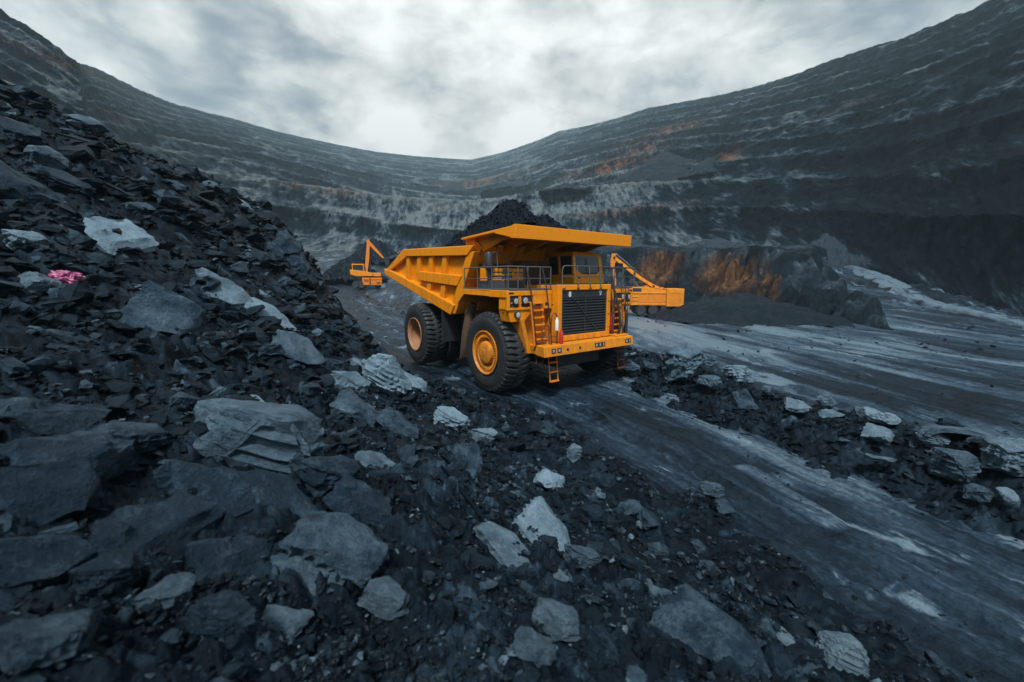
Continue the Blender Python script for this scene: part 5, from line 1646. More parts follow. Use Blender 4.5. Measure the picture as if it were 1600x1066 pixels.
def build_truck():
    org = HUB + LFT * CY
    T = empty('dump_truck', (org.x, org.y, 0.0), HEAD - pi / 2)
    tag(T, 'big yellow orange mining dump truck heaped with coal, parked on the haul road', 'dump truck')
    off = (0, -CY, 0)

    def B(mb, name, mat, parent=T, bevel=0.0, smooth=None):
        return mb.build(name, mat, parent, bevel, smooth, off)
    RW = 1.352
    # wheels
    ty = tyre_mesh('tyre', 1.35, 0.98, 0.735)
    col.objects.unlink(ty)

    def wheel(x, L, sgn, kind):
        w = empty('wheel', (x, L - CY, RW))
        w.parent = T
        t = bpy.data.objects.new('tyre', ty.data)
        col.objects.link(t)
        t.parent = w
        t.scale = (1, sgn, 1)
        if kind == 'front':
            front_rim(w, 0.0, sgn)
        elif kind == 'rear':
            rr = rear_rim(w)
            rr.scale = (1, sgn, 1)
        return w
    wheel(0, 0.0, 1, 'front')
    wheel(0, 5.9, -1, 'front')
    for L, s, k in ((0.0, 1, 'rear'), (1.08, 1, 'inner'), (5.9, -1, 'rear'), (4.82, -1, 'inner')):
        wheel(-5.72, L, s, k)
    # chassis
    mb = MB()
    for L in (2.0, 3.45):
        mb.box(-7.3, 1.5, L, L + 0.45, 1.35, 2.05)
    for x in (-6.9, -4.2, -2.4, -0.6, 1.0):
        mb.box(x, x + 0.4, 2.45, 3.45, 1.4, 2.0)
    mb.box(-1.0, 1.45, 1.9, 4.0, 0.85, 1.36)
    B(mb, 'chassis', M_DARK, bevel=0.03)
    mb = MB()
    mb.tube([(0, 0.85, 1.352), (0, 5.05, 1.352)], 0.26, 14)
    mb.tube([(0.1, 1.35, 1.2), (0.1, 1.35, 2.9)], 0.2, 12)
    mb.tube([(0.1, 4.55, 1.2), (0.1, 4.55, 2.9)], 0.2, 12)
    B(mb, 'front_axle', M_DARK, smooth=40)
    mb = MB()
    mb.tube([(-5.72, 0.7, 1.352), (-5.72, 2.0, 1.352), (-5.72, 2.3, 1.352), (-5.72, 3.6, 1.352), (-5.72, 3.9, 1.352), (-5.72, 5.2, 1.352)], [0.4, 0.45, 0.75, 0.75, 0.45, 0.4], 18)
    for L in (1.9, 4.0):
        mb.tube([(-5.2, L, 1.5), (-4.4, L, 2.9)], 0.16, 10)
    B(mb, 'rear_axle', M_DARK, smooth=40)
    # dump body: floor, front wall, cross beams
    tail, railL, railR, bot = (-9.75, 4.20), (-7.25, 5.12), (-1.0, 4.90), (-2.72, 2.47)
    Lo, Li = 0.30, 0.52
    mb = MB()
    mb.prism([(-9.75, 4.10), (-2.72, 2.45), (-2.60, 2.62), (-9.70, 4.28)], Li, 5.9 - Li)
    mb.prism([(-2.72, 2.45), (-2.50, 2.45), (-0.98, 4.88), (-1.55, 5.25), (-1.72, 5.25), (-1.15, 4.90)], Li, 5.9 - Li)
    for k in range(9):
        f = 0.06 + k * 0.105
        x, z = -9.75 + f * 7.03, 4.10 - f * 1.65
        mb.box(x - 0.10, x + 0.12, 0.42, 5.48, z - 0.17, z + 0.02, Matrix.Rotation(0.23, 3, 'Y'))
    for L in (1.2, 2.2, 3.3, 4.4):
        mb.prism([(-2.55, 2.6), (-2.38, 2.6), (-0.85, 4.95), (-1.1, 4.95)], L, L + 0.22)
    body = B(mb, 'dump_body', M_ORANGE, bevel=0.015)
    for sgn in (0, 1):
        mb = MB()

        def yy(a, b, sgn=sgn):
            return (a, b) if sgn == 0 else (5.9 - b, 5.9 - a)
        mb.prism([tail, (-9.75, 4.10), bot, railR, railL], *yy(Li - 0.06, Li + 0.04))
        # top rail with its slanted front end and the sloped tail piece
        mb.prism([(-7.25, 5.12), (-6.95, 4.79), (-1.45, 4.58), (-0.98, 4.90)], *yy(Lo - 0.06, Li + 0.09))
        mb.prism([(-9.78, 4.22), (-9.25, 4.18), (-6.95, 4.79), (-7.25, 5.12), (-7.36, 5.12)], *yy(Lo - 0.02, Li + 0.05))
        mb.prism([(-9.86, 4.30), (-9.86, 4.06), (-9.45, 4.02), (-9.45, 4.24)], *yy(Lo - 0.06, Li + 0.07))
        # lower rail along the floor edge
        mb.prism([(-9.80, 4.14), (-9.74, 4.00), (-2.74, 2.40), (-2.42, 2.79), (-9.1, 4.22)], *yy(Lo - 0.08, Li + 0.06))
        # slanted front edge
        mb.prism([(-2.74, 2.45), (-2.46, 2.45), (-1.0, 4.70), (-1.50, 4.70), (-2.72, 2.80)], *yy(Lo - 0.02, Li + 0.06))
        # middle rail
        mb.prism([(-5.65, 4.10), (-5.80, 3.72), (-2.25, 3.50), (-1.85, 3.88)], *yy(Lo - 0.05, Li + 0.05))
        # upper ribs
        for x0 in (-7.02, -5.82, -4.62, -3.42):
            zt = 4.79 - (x0 + 6.95) * 0.038
            zb_ = max(3.85, 4.18 - (x0 + 9.2) * 0.232) if x0 < -5.9 else 4.05
            mb.hexa([(x0 - 0.22, yy(Lo, Li)[0], zb_ - 0.1), (x0 + 0.16, yy(Lo, Li)[0], zb_ - 0.1), (x0 + 0.16, yy(Lo, Li)[1], zb_ - 0.1), (x0 - 0.22, yy(Lo, Li)[1], zb_ - 0.1)],
                    [(x0, yy(Lo, Li)[0], zt), (x0 + 0.34, yy(Lo, Li)[0], zt), (x0 + 0.34, yy(Lo, Li)[1], zt), (x0, yy(Lo, Li)[1], zt)])
        # lower ribs
        for x0 in (-4.85, -3.6):
            zt = 3.64 - (x0 + 5.1) * 0.06
            zb_ = 4.18 - (x0 + 9.2) * 0.232 - 0.12
            mb.hexa([(x0 - 0.28, yy(Lo, Li)[0], zb_), (x0 + 0.08, yy(Lo, Li)[0], zb_), (x0 + 0.08, yy(Lo, Li)[1], zb_), (x0 - 0.28, yy(Lo, Li)[1], zb_)],
                    [(x0, yy(Lo, Li)[0], zt), (x0 + 0.36, yy(Lo, Li)[0], zt), (x0 + 0.36, yy(Lo, Li)[1], zt), (x0, yy(Lo, Li)[1], zt)])
        B(mb, 'side_panel', M_ORANGE, body, 0.022)
    # canopy over the cab
    mb = MB()
    CL0, CL1 = 0.26, 5.66
    mb.hexa([(-1.85, CL0, 5.14), (1.28, CL0, 5.24), (1.28, CL1, 5.24), (-1.85, CL1, 5.14)], [(-1.85, CL0, 5.21), (1.28, CL0, 5.33), (1.28, CL1, 5.33), (-1.85, CL1, 5.21)])
    mb.hexa([(1.12, CL0 - 0.02, 4.96), (1.35, CL0 - 0.02, 4.95), (1.35, CL1 + 0.02, 4.95), (1.12, CL1 + 0.02, 4.96)], [(1.20, CL0 - 0.02, 5.34), (1.37, CL0 - 0.02, 5.36), (1.37, CL1 + 0.02, 5.36), (1.20, CL1 + 0.02, 5.34)])
    for L in (CL0, CL1 - 0.05):
        mb.prism([(0.25, 5.18), (1.2, 4.97), (1.2, 5.26), (0.25, 5.22)], L, L + 0.05)
    for k in range(6):
        L = 0.62 + k * 0.93
        mb.prism([(-1.5, 4.55), (-1.25, 4.62), (0.1, 5.0), (1.15, 5.05), (1.15, 5.26), (-1.6, 5.16)], L, L + 0.09)
    mb.prism([(-1.9, 4.86), (-1.2, 4.86), (-1.3, 5.16), (-1.9, 5.16)], Li - 0.05, 5.9 - Li + 0.05)
    B(mb, 'canopy', M_ORANGE, body, 0.014)
    # decks
    mb = MB()
    mb.box(-1.3, 1.30, 0.02, 1.80, 3.40, 3.46)
    mb.box(-1.3, 1.30, 4.25, 5.95, 3.40, 3.46)
    mb.box(-1.4, 1.45, 1.802, 4.248, 3.565, 3.60)
    B(mb, 'deck', M_DECK, bevel=0.006)
    for sgn in (0, 1):
        def yy(a, b, sgn=sgn):
            return (a, b) if sgn == 0 else (5.9 - b, 5.9 - a)
        mb = MB()
        # fender: arch lip, edge beam, drop to the lamp box
        mb.prism([(-1.72, 2.96), (-1.66, 2.93), (-1.28, 3.28), (1.30, 3.30), (1.30, 3.395), (-1.30, 3.395)], *yy(0.0, 1.75))
        mb.prism([(-1.74, 2.90), (-1.68, 2.90), (-1.22, 3.24), (0.35, 3.22), (0.35, 3.42), (-1.32, 3.42)], *yy(-0.04, 0.03))
        mb.prism([(0.35, 3.20), (1.32, 3.20), (1.32, 3.42), (0.35, 3.42)], *yy(-0.04, 0.05))
        # lamp box: upper drawer and lower box with slanted corner
        a, b = yy(0.0, 1.72)
        mb.box(0.85, 1.30, a, b, 2.84, 3.40)
        a, b = yy(-0.03, 1.74)
        mb.box(1.24, 1.345, a, b, 3.26, 3.40)
        mb.box(1.24, 1.345, a, b, 2.82, 2.90)
        a, b = yy(-0.03, 0.07)
        mb.box(1.24, 1.345, a, b, 2.90, 3.26)
        a, b = yy(0.98, 1.74)
        mb.box(1.20, 1.34, a, b, 2.90, 3.26)
        p = [(0.02, 2.84), (0.12, 2.46), (0.66, 2.46), (1.05, 2.84)]
        if sgn:
            p = [(5.9 - q, z) for q, z in p]
        mb.prism(p, 0.8, 1.30, 'x')
        # leg plate that carries the stair down to the bumper
        p = [(0.40, 2.56), (0.70, 1.50), (1.10, 1.42), (1.40, 1.60), (1.78, 1.70), (1.78, 2.86), (0.9, 2.86)]
        if sgn:
            p = [(5.9 - q, z) for q, z in p]
        mb.prism(p, 0.86, 1.02, 'x')
        p = [(0.40, 2.56), (0.54, 2.56), (0.86, 1.44), (0.70, 1.44)]
        if sgn:
            p = [(5.9 - q, z) for q, z in p]
        mb.prism(p, 0.95, 1.42, 'x')
        fend = B(mb, 'fender', M_ORANGE, bevel=0.012)
        # dark cut-outs of the drawers and small hardware
        mb = MB()
        a, b = yy(0.10, 0.95)
        mb.box(1.296, 1.31, a, b, 2.905, 3.255)
        for (q0, q1, z0, z1) in ((1.05, 1.38, 2.93, 3.0), (1.46, 1.60, 2.93, 3.02)):
            a, b = yy(q0, q1)
            mb.box(1.33, 1.346, a, b, z0, z1)
        a, b = yy(0.02, 0.2)
        mb.box(1.33, 1.352, a, b, 3.31, 3.36)
        B(mb, 'recess', M_DARK, fend)
        for q, z, r in ((0.26, 3.10, 0.105), (0.62, 3.11, 0.115), (0.34, 2.68, 0.105)):
            L = q if sgn == 0 else 5.9 - q
            mb = MB()
            mb.cur = 0
            mb.lathe([(1.28, r * 0.9), (1.37, r), (1.40, r), (1.40, r * 0.8)], (0, L, z), 24, 'x')
            mb.lathe([(1.385, r * 0.8), (1.405, r * 0.6), (1.41, 0.0)], (0, L, z), 24, 'x')
            h = B(mb, 'headlight', [M_DARK, M_LAMP], smooth=30)
            fl_ = np.array([0 if p_.center.x < 1.40 and (Vector((0, p_.center.y + CY - L, p_.center.z - z)).length > r * 0.78) else 1 for p_ in h.data.polygons])
            h.data.polygons.foreach_set('material_index', fl_)
        # orange back panel between the lamps
        mb = MB()
        a, b = yy(0.40, 0.50)
        mb.box(1.305, 1.33, a, b, 2.9, 3.25)
        a, b = yy(0.12, 0.9)
        mb.box(1.305, 1.325, a, b, 3.02, 3.06)
        B(mb, 'bracket', M_ORANGE, fend)
        # stair
        mb = MB()
        L0, L1 = (0.80, 1.22)
        x0, x1 = 1.44, 1.52
        for L in (L0, L1):
            LL = L if sgn == 0 else 5.9 - L
            mb.bar((x0, LL, 3.06), (x1, LL + (0.12 if sgn == 0 else -0.12), 1.62), 0.03, 0.09, (0, 1, 0))
        for k in range(7):
            f = k / 6
            z = 3.02 - f * 1.36
            sh = 0.12 * f * (1 if sgn == 0 else -1)
            a, b = (L0, L1) if sgn == 0 else (5.9 - L1, 5.9 - L0)
            mb.box(x0 - 0.06 + 0.08 * f, x0 + 0.10 + 0.08 * f, a + sh, b + sh, z - 0.025, z + 0.025)
        st = B(mb, 'stair', M_ORANGE2, bevel=0.006)
        mb = MB()
        for q in (0.66, 1.30) if sgn == 0 else (5.24, 4.60):
            s_ = 1 if sgn == 0 else -1
            mb.tube([(1.36, q, 4.15), (1.55, q + 0.03 * s_, 3.5), (1.66, q + 0.10 * s_, 2.4), (1.68, q + 0.16 * s_, 1.75), (1.55, q + 0.16 * s_, 1.55)], 0.02, 7)
        B(mb, 'handrail', M_DARK, st, smooth=60)
        # hanging steps
        for (q, xh, zt, zb_, wd, nn, nm) in ((1.02, 1.46, 1.52, 1.10, 0.26, 2, 'ladder'), (1.36, 1.78, 1.16, 0.52, 0.34, 3, 'ladder')):
            mb = MB()
            s_ = 1 if sgn == 0 else -1
            Lc = q + 0.05 if sgn == 0 else 5.9 - q - 0.05
            if sgn == 1 and nm == 'ladder':
                Lc += 0.25 if q > 1.2 else 0
            tilt = 0.05
            for dL in (-wd / 2, wd / 2):
                mb.tube([(xh, Lc + dL, zt + 0.15), (xh + tilt, Lc + dL + tilt, zb_)], 0.018, 6)
            for k in range(nn):
                z = zb_ + (zt - zb_) * k / (nn - 0.9) + 0.02
                f = (zt + 0.15 - z) / (zt + 0.15 - zb_)
                mb.box(xh + tilt * f - 0.06, xh + tilt * f + 0.06, Lc - wd / 2 + tilt * f, Lc + wd / 2 + tilt * f, z - 0.016, z + 0.016)
            B(mb, nm, M_ORANGE2 if q > 1.2 and sgn == 0 else M_REDRAIL)
    # hood
    mb = MB()
    mb.box(-1.2, 1.52, 1.78, 4.27, 1.72, 3.56)
    # front frame proud of the radiator
    mb.box(1.50, 1.64, 1.76, 1.93, 1.74, 3.575)
    mb.box(1.50, 1.64, 4.12, 4.29, 1.74, 3.575)
    mb.box(1.50, 1.64, 1.932, 4.118, 3.40, 3.575)
    mb.box(1.50, 1.66, 1.932, 4.118, 1.74, 1.93)
    hood = B(mb, 'hood', M_ORANGE, bevel=0.018)
    mb = MB()
    mb.box(1.515, 1.54, 1.935, 4.115, 1.935, 3.395)
    mb.box(1.53, 1.60, 1.94, 4.11, 3.15, 3.39)
    for k in range(13):
        z = 1.98 + k * 0.093
        mb.hexa([(1.545, 1.945, z), (1.61, 1.945, z - 0.012), (1.61, 4.105, z - 0.012), (1.545, 4.105, z)], [(1.545, 1.945, z + 0.05), (1.61, 1.945, z + 0.012), (1.61, 4.105, z + 0.012), (1.545, 4.105, z + 0.05)])
    for L in (1.96, 3.02, 4.05):
        mb.box(1.54, 1.615, L, L + 0.035, 1.95, 3.15)
    mb.bar((1.62, 2.45, 3.14), (1.62, 3.65, 1.98), 0.035, 0.02, (1, 0, 0))
    B(mb, 'grille', M_GRILLE, hood, 0.004)
    for txt, L, z in (('8', 2.30, 3.19), ('9', 3.78, 3.21)):
        cu = bpy.data.curves.new('number', 'FONT')
        cu.body = txt
        cu.size = 0.23
        cu.extrude = 0.004
        cu.offset = 0.008
        cu.align_x = 'CENTER'
        tmp = bpy.data.objects.new('number', cu)
        col.objects.link(tmp)
        dg = bpy.context.evaluated_depsgraph_get()
        me = bpy.data.meshes.new_from_object(tmp.evaluated_get(dg))
        bpy.data.objects.remove(tmp)
        me.materials.clear()
        me.materials.append(M_WHITE)
        t = bpy.data.objects.new('number', me)
        col.objects.link(t)
        t.parent = hood
        t.location = (1.606, L - CY, z)
        t.rotation_euler = (pi / 2, 0, pi / 2)
    # hood details: hinge lines, latch plates, hoses
    mb = MB()
    for z in (3.0, 2.55, 2.1):
        mb.box(1.642, 1.66, 4.14, 4.27, z, z + 0.05)
    for L in (2.15, 2.6, 3.3, 3.8):
        mb.box(1.655, 1.668, L, L + 0.05, 1.80, 1.85)
    for x in (-0.4, 0.3, 0.9):
        mb.box(x, x + 0.5, 1.765, 1.785, 2.95, 2.98)
    mb.box(1.0, 1.3, 1.765, 1.785, 2.1, 2.5)
    B(mb, 'latch', M_ORANGE2, hood, 0.004)
    mb = MB()
    mb.tube([(1.62, 4.36, 3.62), (1.75, 4.42, 3.2), (1.82, 4.55, 2.6), (1.86, 4.62, 2.1), (1.80, 4.55, 1.75)], 0.045, 8)
    mb.tube([(1.58, 4.34, 3.5), (1.66, 4.34, 2.9), (1.70, 4.36, 2.3), (1.7, 4.34, 1.8)], 0.028, 7)
    B(mb, 'hose', M_DARK, smooth=60)
    # bumper
    mb = MB()
    mb.hexa([(1.72, 0.80, 1.42), (2.16, 0.74, 1.42), (2.16, 5.0, 1.42), (1.72, 5.0, 1.42)], [(1.72, 0.80, 1.74), (2.12, 0.74, 1.74), (2.12, 5.0, 1.74), (1.72, 5.0, 1.74)])
    mb.box(1.0, 1.718, 1.30, 4.85, 1.40, 1.70)
    mb.hexa([(1.0, 1.0, 1.40), (1.715, 0.82, 1.44), (1.715, 1.298, 1.44), (1.0, 1.298, 1.40)], [(1.0, 1.0, 1.66), (1.715, 0.82, 1.72), (1.715, 1.298, 1.72), (1.0, 1.298, 1.66)])
    mb.box(1.3, 1.95, 4.3, 4.95, 1.742, 1.80)
    bump_ = B(mb, 'bumper', M_ORANGE, bevel=0.015)
    for L, r in ((1.72, 0.042), (2.27, 0.042)):
        mb = MB()
        mb.lathe([(2.10, r), (2.158, r), (2.158, 0.0)], (0, L, 1.58), 14, 'x')
        B(mb, 'towing_eye', M_DARK, bump_, smooth=30)
    for L, ww in ((1.12, 0.11), (1.36, 0.11), (3.05, 0.11), (3.22, 0.10), (3.38, 0.08), (4.62, 0.10), (4.78, 0.10)):
        mb = MB()
        mb.cur = 0
        mb.box(2.10, 2.166, L - ww / 2 - 0.02, L + ww / 2 + 0.02, 1.525, 1.66)
        mb.cur = 1
        mb.box(2.15, 2.172, L - ww / 2 + 0.005, L + ww / 2 - 0.03, 1.55, 1.635)
        lm = B(mb, 'lamp', [M_DARK, M_LAMP], bump_)
    # hoops, bottle and extinguisher on the bumper
    mb = MB()

    def hoop(x, L, h, w):
        pts = [(x, L - w / 2, 1.72), (x, L - w / 2, 1.72 + h * 0.75)] + [(x, L - w / 2 * cos(t), 1.72 + h * 0.75 + h * 0.25 * sin(t)) for t in (0.5, 1.0, 1.57, 2.1, 2.6)] + [(x, L + w / 2, 1.72 + h * 0.75), (x, L + w / 2, 1.72)]
        mb.tube(pts, 0.02, 7)
    hoop(1.9, 1.36, 1.0, 0.26)
    hoop(1.7, 1.18, 0.62, 0.30)
    mb.tube([(1.7, 1.05, 1.98), (1.9, 1.5, 1.98)], 0.015, 6)
    mb.tube([(1.6, 0.95, 1.80), (1.9, 1.36, 1.86)], 0.015, 6)
    B(mb, 'guard_hoop', M_REDRAIL, bump_, smooth=60)
    mb = MB()
    mb.lathe([(1.74, 0.06), (1.76, 0.065), (2.10, 0.065), (2.15, 0.03), (2.2, 0.03), (2.2, 0.0)], (1.95, 1.62, 0), 14, 'z')
    B(mb, 'fire_extinguisher', M_RED, smooth=40)
    mb = MB()
    mb.lathe([(2.18, 0.055), (2.50, 0.055), (2.53, 0.03), (2.58, 0.03), (2.58, 0.0)], (1.93, 1.44, 0), 14, 'z')
    B(mb, 'white_bottle', M_WHITE, smooth=40)  # pale bottle beside the hoop, gives no light
    mb = MB()
    mb.lathe([(1.9, 0.07), (1.93, 0.075), (2.5, 0.075), (2.57, 0.04), (2.64, 0.04), (2.64, 0.0)], (1.62, 4.42, 0), 14, 'z')
    B(mb, 'fire_extinguisher', M_RED, smooth=40)
    mb = MB()
    mb.tube([(1.85, 4.95, 1.78), (1.85, 4.97, 2.55)], 0.05, 8)
    mb.tube([(1.72, 5.15, 3.45), (1.80, 5.05, 2.6), (1.85, 5.0, 1.8)], 0.016, 6)
    mb.tube([(1.72, 4.75, 3.45), (1.80, 4.75, 2.6), (1.85, 4.75, 1.8)], 0.016, 6)
    for k in range(7):
        z = 1.98 + k * 0.21
        f = (z - 1.8) / 1.65
        mb.tube([(1.85 - 0.13 * f, 4.75, z), (1.85 - 0.13 * f, 5.0 + 0.15 * f, z)], 0.013, 5)
    B(mb, 'ladder', M_DARK, smooth=60)
    # engine housing on the right deck
    mb = MB()
    mb.box(-0.75, -0.22, 0.34, 1.80, 3.70, 4.12)
    for z in (3.72, 3.87, 4.0):
        mb.box(-0.24, -0.19, 0.42, 0.86, z, z + 0.085)
        mb.box(-0.24, -0.19, 0.95, 1.24, z, z + 0.085)
    mb.box(-0.24, -0.19, 1.30, 1.76, 3.72, 3.85)
    mb.box(-0.24, -0.19, 1.30, 1.76, 3.99, 4.11)
    mb.box(-0.24, -0.19, 1.30, 1.38, 3.852, 3.988)
    eng = B(mb, 'engine_housing', M_ORANGE, bevel=0.01)
    mb = MB()
    mb.box(-0.218, -0.205, 0.36, 1.78, 3.80, 3.87)
    mb.box(-0.218, -0.205, 0.36, 1.78, 3.955, 4.0)
    mb.box(-0.8, -0.15, 0.30, 1.84, 3.465, 3.70)
    mb.box(-0.28, -0.21, 0.62, 0.92, 3.75, 3.83)
    B(mb, 'louvre', M_DECK, eng, 0.004)
    mb = MB()
    for L in (0.12,):
        mb.lathe([(3.95, 0.06), (4.06, 0.09), (4.10, 0.145), (4.14, 0.15), (4.58, 0.15), (4.62, 0.13), (4.62, 0.0)], (-0.18, L + 0.22, 0), 20, 'z')
    mb.tube([(-0.18, 0.34, 4.0), (-0.25, 0.36, 3.5)], 0.06, 10)
    B(mb, 'air_cleaner', M_GRILLE, smooth=35)
    mb = MB()
    mb.tube([(-0.15, 0.36, 4.60), (-0.1, 0.66, 4.66), (-0.08, 0.78, 4.58), (0.0, 1.14, 4.15)], 0.018, 7)
    mb.tube([(-0.1, 0.60, 4.64), (-0.1, 0.62, 4.1)], 0.022, 7)
    mb.tube([(0.3, 1.42, 3.46), (0.3, 1.42, 4.2)], 0.03, 7)
    B(mb, 'exhaust_pipe', M_RAIL, smooth=50)
    # cabinet and body support behind the deck, canopy shade put in as brown
    mb = MB()
    mb.box(-1.02, -0.55, 1.95, 3.35, 3.60, 4.42)
    mb.box(-1.45, -1.05, 0.7, 1.8, 3.46, 4.3)
    B(mb, 'cabinet', M_BROWN, bevel=0.02)
    # cab
    mb = MB()
    cb = [(0.62, 3.60), (0.62, 5.18)]
    mb.hexa([(-0.95, 3.50, 3.602), (0.60, 3.50, 3.602), (0.60, 5.12, 3.602), (-0.95, 5.12, 3.602)], [(-0.95, 3.50, 3.93), (0.60, 3.50, 3.93), (0.60, 5.10, 3.93), (-0.95, 5.10, 3.93)])
    mb.hexa([(-0.95, 3.50, 4.62), (0.52, 3.50, 4.60), (0.52, 4.98, 4.60), (-0.95, 4.98, 4.62)], [(-0.95, 3.55, 4.76), (0.44, 3.55, 4.74), (0.44, 4.93, 4.74), (-0.95, 4.93, 4.76)])
    for (La, Lb, xa, xb) in ((3.50, 3.62, 0.47, 0.59), (4.90, 5.09, 0.47, 0.59), (3.50, 3.60, -0.95, -0.75), (4.90, 5.05, -0.95, -0.75), (3.50, 3.58, -0.25, -0.13)):
        sh = -0.09 if La > 4.5 else 0.0
        mb.hexa([(xa, La, 3.93), (xb, La, 3.93), (xb, Lb, 3.93), (xa, Lb, 3.93)], [(xa - 0.06, La + sh, 4.62), (xb - 0.08, La + sh, 4.61), (xb - 0.08, Lb + sh, 4.61), (xa - 0.06, Lb + sh, 4.62)])
    # rounded lower window corners
    mb.prism([(3.62, 3.92), (3.95, 3.92), (3.62, 4.10)], 0.54, 0.585, 'x')
    mb.prism([(4.90, 3.92), (4.70, 3.92), (4.90, 4.10)], 0.54, 0.585, 'x')
    cab = B(mb, 'cab', M_ORANGE, bevel=0.025)
    mb = MB()
    mb.hexa([(0.545, 3.60, 3.93), (0.56, 3.60, 3.93), (0.56, 4.92, 3.93), (0.545, 4.92, 3.93)], [(0.475, 3.60, 4.61), (0.49, 3.60, 4.61), (0.49, 4.84, 4.61), (0.475, 4.84, 4.61)])
    B(mb, 'windscreen', M_GLASS, cab)
    mb = MB()
    mb.box(-0.90, 0.46, 3.535, 3.548, 3.93, 4.62)
    mb.box(-0.90, 0.44, 4.93, 4.945, 3.93, 4.62)
    mb.box(-0.945, -0.93, 3.58, 4.9, 3.93, 4.62)
    B(mb, 'side_window', M_GLASS, cab)
    mb = MB()
    mb.box(-0.6, 0.05, 3.9, 4.6, 3.62, 4.25)
    mb.box(-0.62, -0.5, 3.95, 4.55, 4.2, 4.55)
    B(mb, 'seat', M_DARK, cab, 0.03)
    mb = MB()
    mb.bar((0.60, 4.25, 3.96), (0.53, 4.15, 4.5), 0.02, 0.02)
    mb.box(0.60, 0.615, 3.66, 3.80, 3.78, 3.86)
    B(mb, 'wiper', M_DARK, cab)
    # mirrors
    for (x, L) in ((0.95, 5.45), (1.15, -0.02)):
        mb = MB()
        mb.box(x - 0.04, x + 0.04, L - 0.12, L + 0.28, 4.02, 4.36) if L > 3 else mb.box(x - 0.03, x + 0.03, L - 0.03, L + 0.16, 3.9, 4.05)
        mb.tube([(x, L + 0.05, 3.5), (x, L + 0.05, 4.1)], 0.016, 6)
        B(mb, 'mirror', M_DARK, bevel=0.02)
    # guard rails
    mb = MB()

    def rail(pts, z0, zt, posts, mid=True, r=0.02):
        P = [Vector((x, L, zt)) for x, L in pts]
        mb.tube(P, r, 7)
        if mid:
            mb.tube([Vector((x, L, (z0 + zt) / 2 - 0.02)) for x, L in pts], r * 0.8, 6)
        for i, (x, L) in enumerate(posts):
            mb.tube([(x, L, z0), (x, L, zt)], r, 7)
    rail([(-1.3, 0.05), (1.27, 0.05), (1.27, 1.75)], 3.46, 4.13, [(-1.3, 0.05), (-0.45, 0.05), (0.4, 0.05), (1.27, 0.05), (1.27, 0.42), (1.27, 0.80), (1.27, 1.30), (1.27, 1.75)])
    B(mb, 'guard_rail', M_RAIL, smooth=60)
    mb = MB()
    pts = [(1.58, 1.98)]
    mb.tube([(1.58, 1.97, 3.42), (1.58, 1.97, 4.06), (1.58, 2.01, 4.15), (1.58, 2.1, 4.18), (1.58, 4.22, 4.18), (1.4, 4.4, 4.18), (1.4, 5.9, 4.18), (1.2, 5.95, 4.18), (-1.2, 5.95, 4.18)], 0.02, 7)
    mb.tube([(1.58, 1.97, 3.84), (1.58, 4.22, 3.84), (1.4, 4.4, 3.84), (1.4, 5.9, 3.84), (-1.2, 5.95, 3.84)], 0.016, 6)
    for x, L, z0 in ((1.665, 2.62, 3.42), (1.665, 3.20, 3.42), (1.665, 3.72, 3.42), (1.5, 4.3, 3.46), (1.4, 4.75, 3.46), (1.4, 5.2, 3.46), (1.4, 5.9, 3.46), (0.3, 5.95, 3.46)):
        mb.tube([(x, L, z0), (min(x, 1.58), L, 4.18)], 0.022, 7)
    for L in (1.97, 2.62, 3.20, 3.72):
        mb.box(1.645, 1.70, L - 0.04, L + 0.04, 3.42, 3.48)
    B(mb, 'guard_rail', M_RAIL, smooth=60)
    # tanks and flaps behind the front wheel
    mb = MB()
    mb.lathe([(0.9, 0.0), (0.92, 0.33), (1.0, 0.36), (2.5, 0.36), (2.62, 0.3), (2.62, 0.0)], (-1.85, 0.75, 0), 22, 'z')
    mb.tube([(-1.55, 0.55, 2.9), (-1.72, 0.5, 2.4), (-1.80, 0.46, 1.7), (-2.0, 0.44, 0.95), (-2.3, 0.44, 0.72)], [0.12, 0.2, 0.26, 0.22, 0.1], 12)
    B(mb, 'hydraulic_tank', M_BROWN, smooth=40)
    mb = MB()
    mb.box(-3.55, -3.48, 0.25, 2.0, 1.25, 2.62)
    B(mb, 'mud_flap', M_DARK, bevel=0.01)
    mb = MB()
    mb.box(-3.55, -3.48, 3.9, 5.65, 1.25, 2.62)
    B(mb, 'mud_flap', M_DARK, bevel=0.01)
    mb = MB()
    mb.box(-3.3, -2.0, 1.0, 1.95, 1.0, 2.4)
    B(mb, 'fuel_tank', M_DARK, bevel=0.08)
    mb = MB()
    mb.box(-3.3, -2.0, 3.95, 4.9, 1.0, 2.4)
    B(mb, 'fuel_tank', M_DARK, bevel=0.08)
    mb = MB()
    mb.bar((0.85, 0.25, 3.05), (1.05, 0.1, 2.72), 0.18, 0.12)
    B(mb, 'lamp_cover', M_GRILLE, bevel=0.02)
    # hoist cylinders
    mb = MB()
    for L in (1.72, 4.18):
        mb.tube([(-2.6, L, 1.6), (-3.6, L, 2.5)], 0.15, 12)
    B(mb, 'hoist_cylinder', M_DARK, smooth=40)
    return T


TRUCK = build_truck()

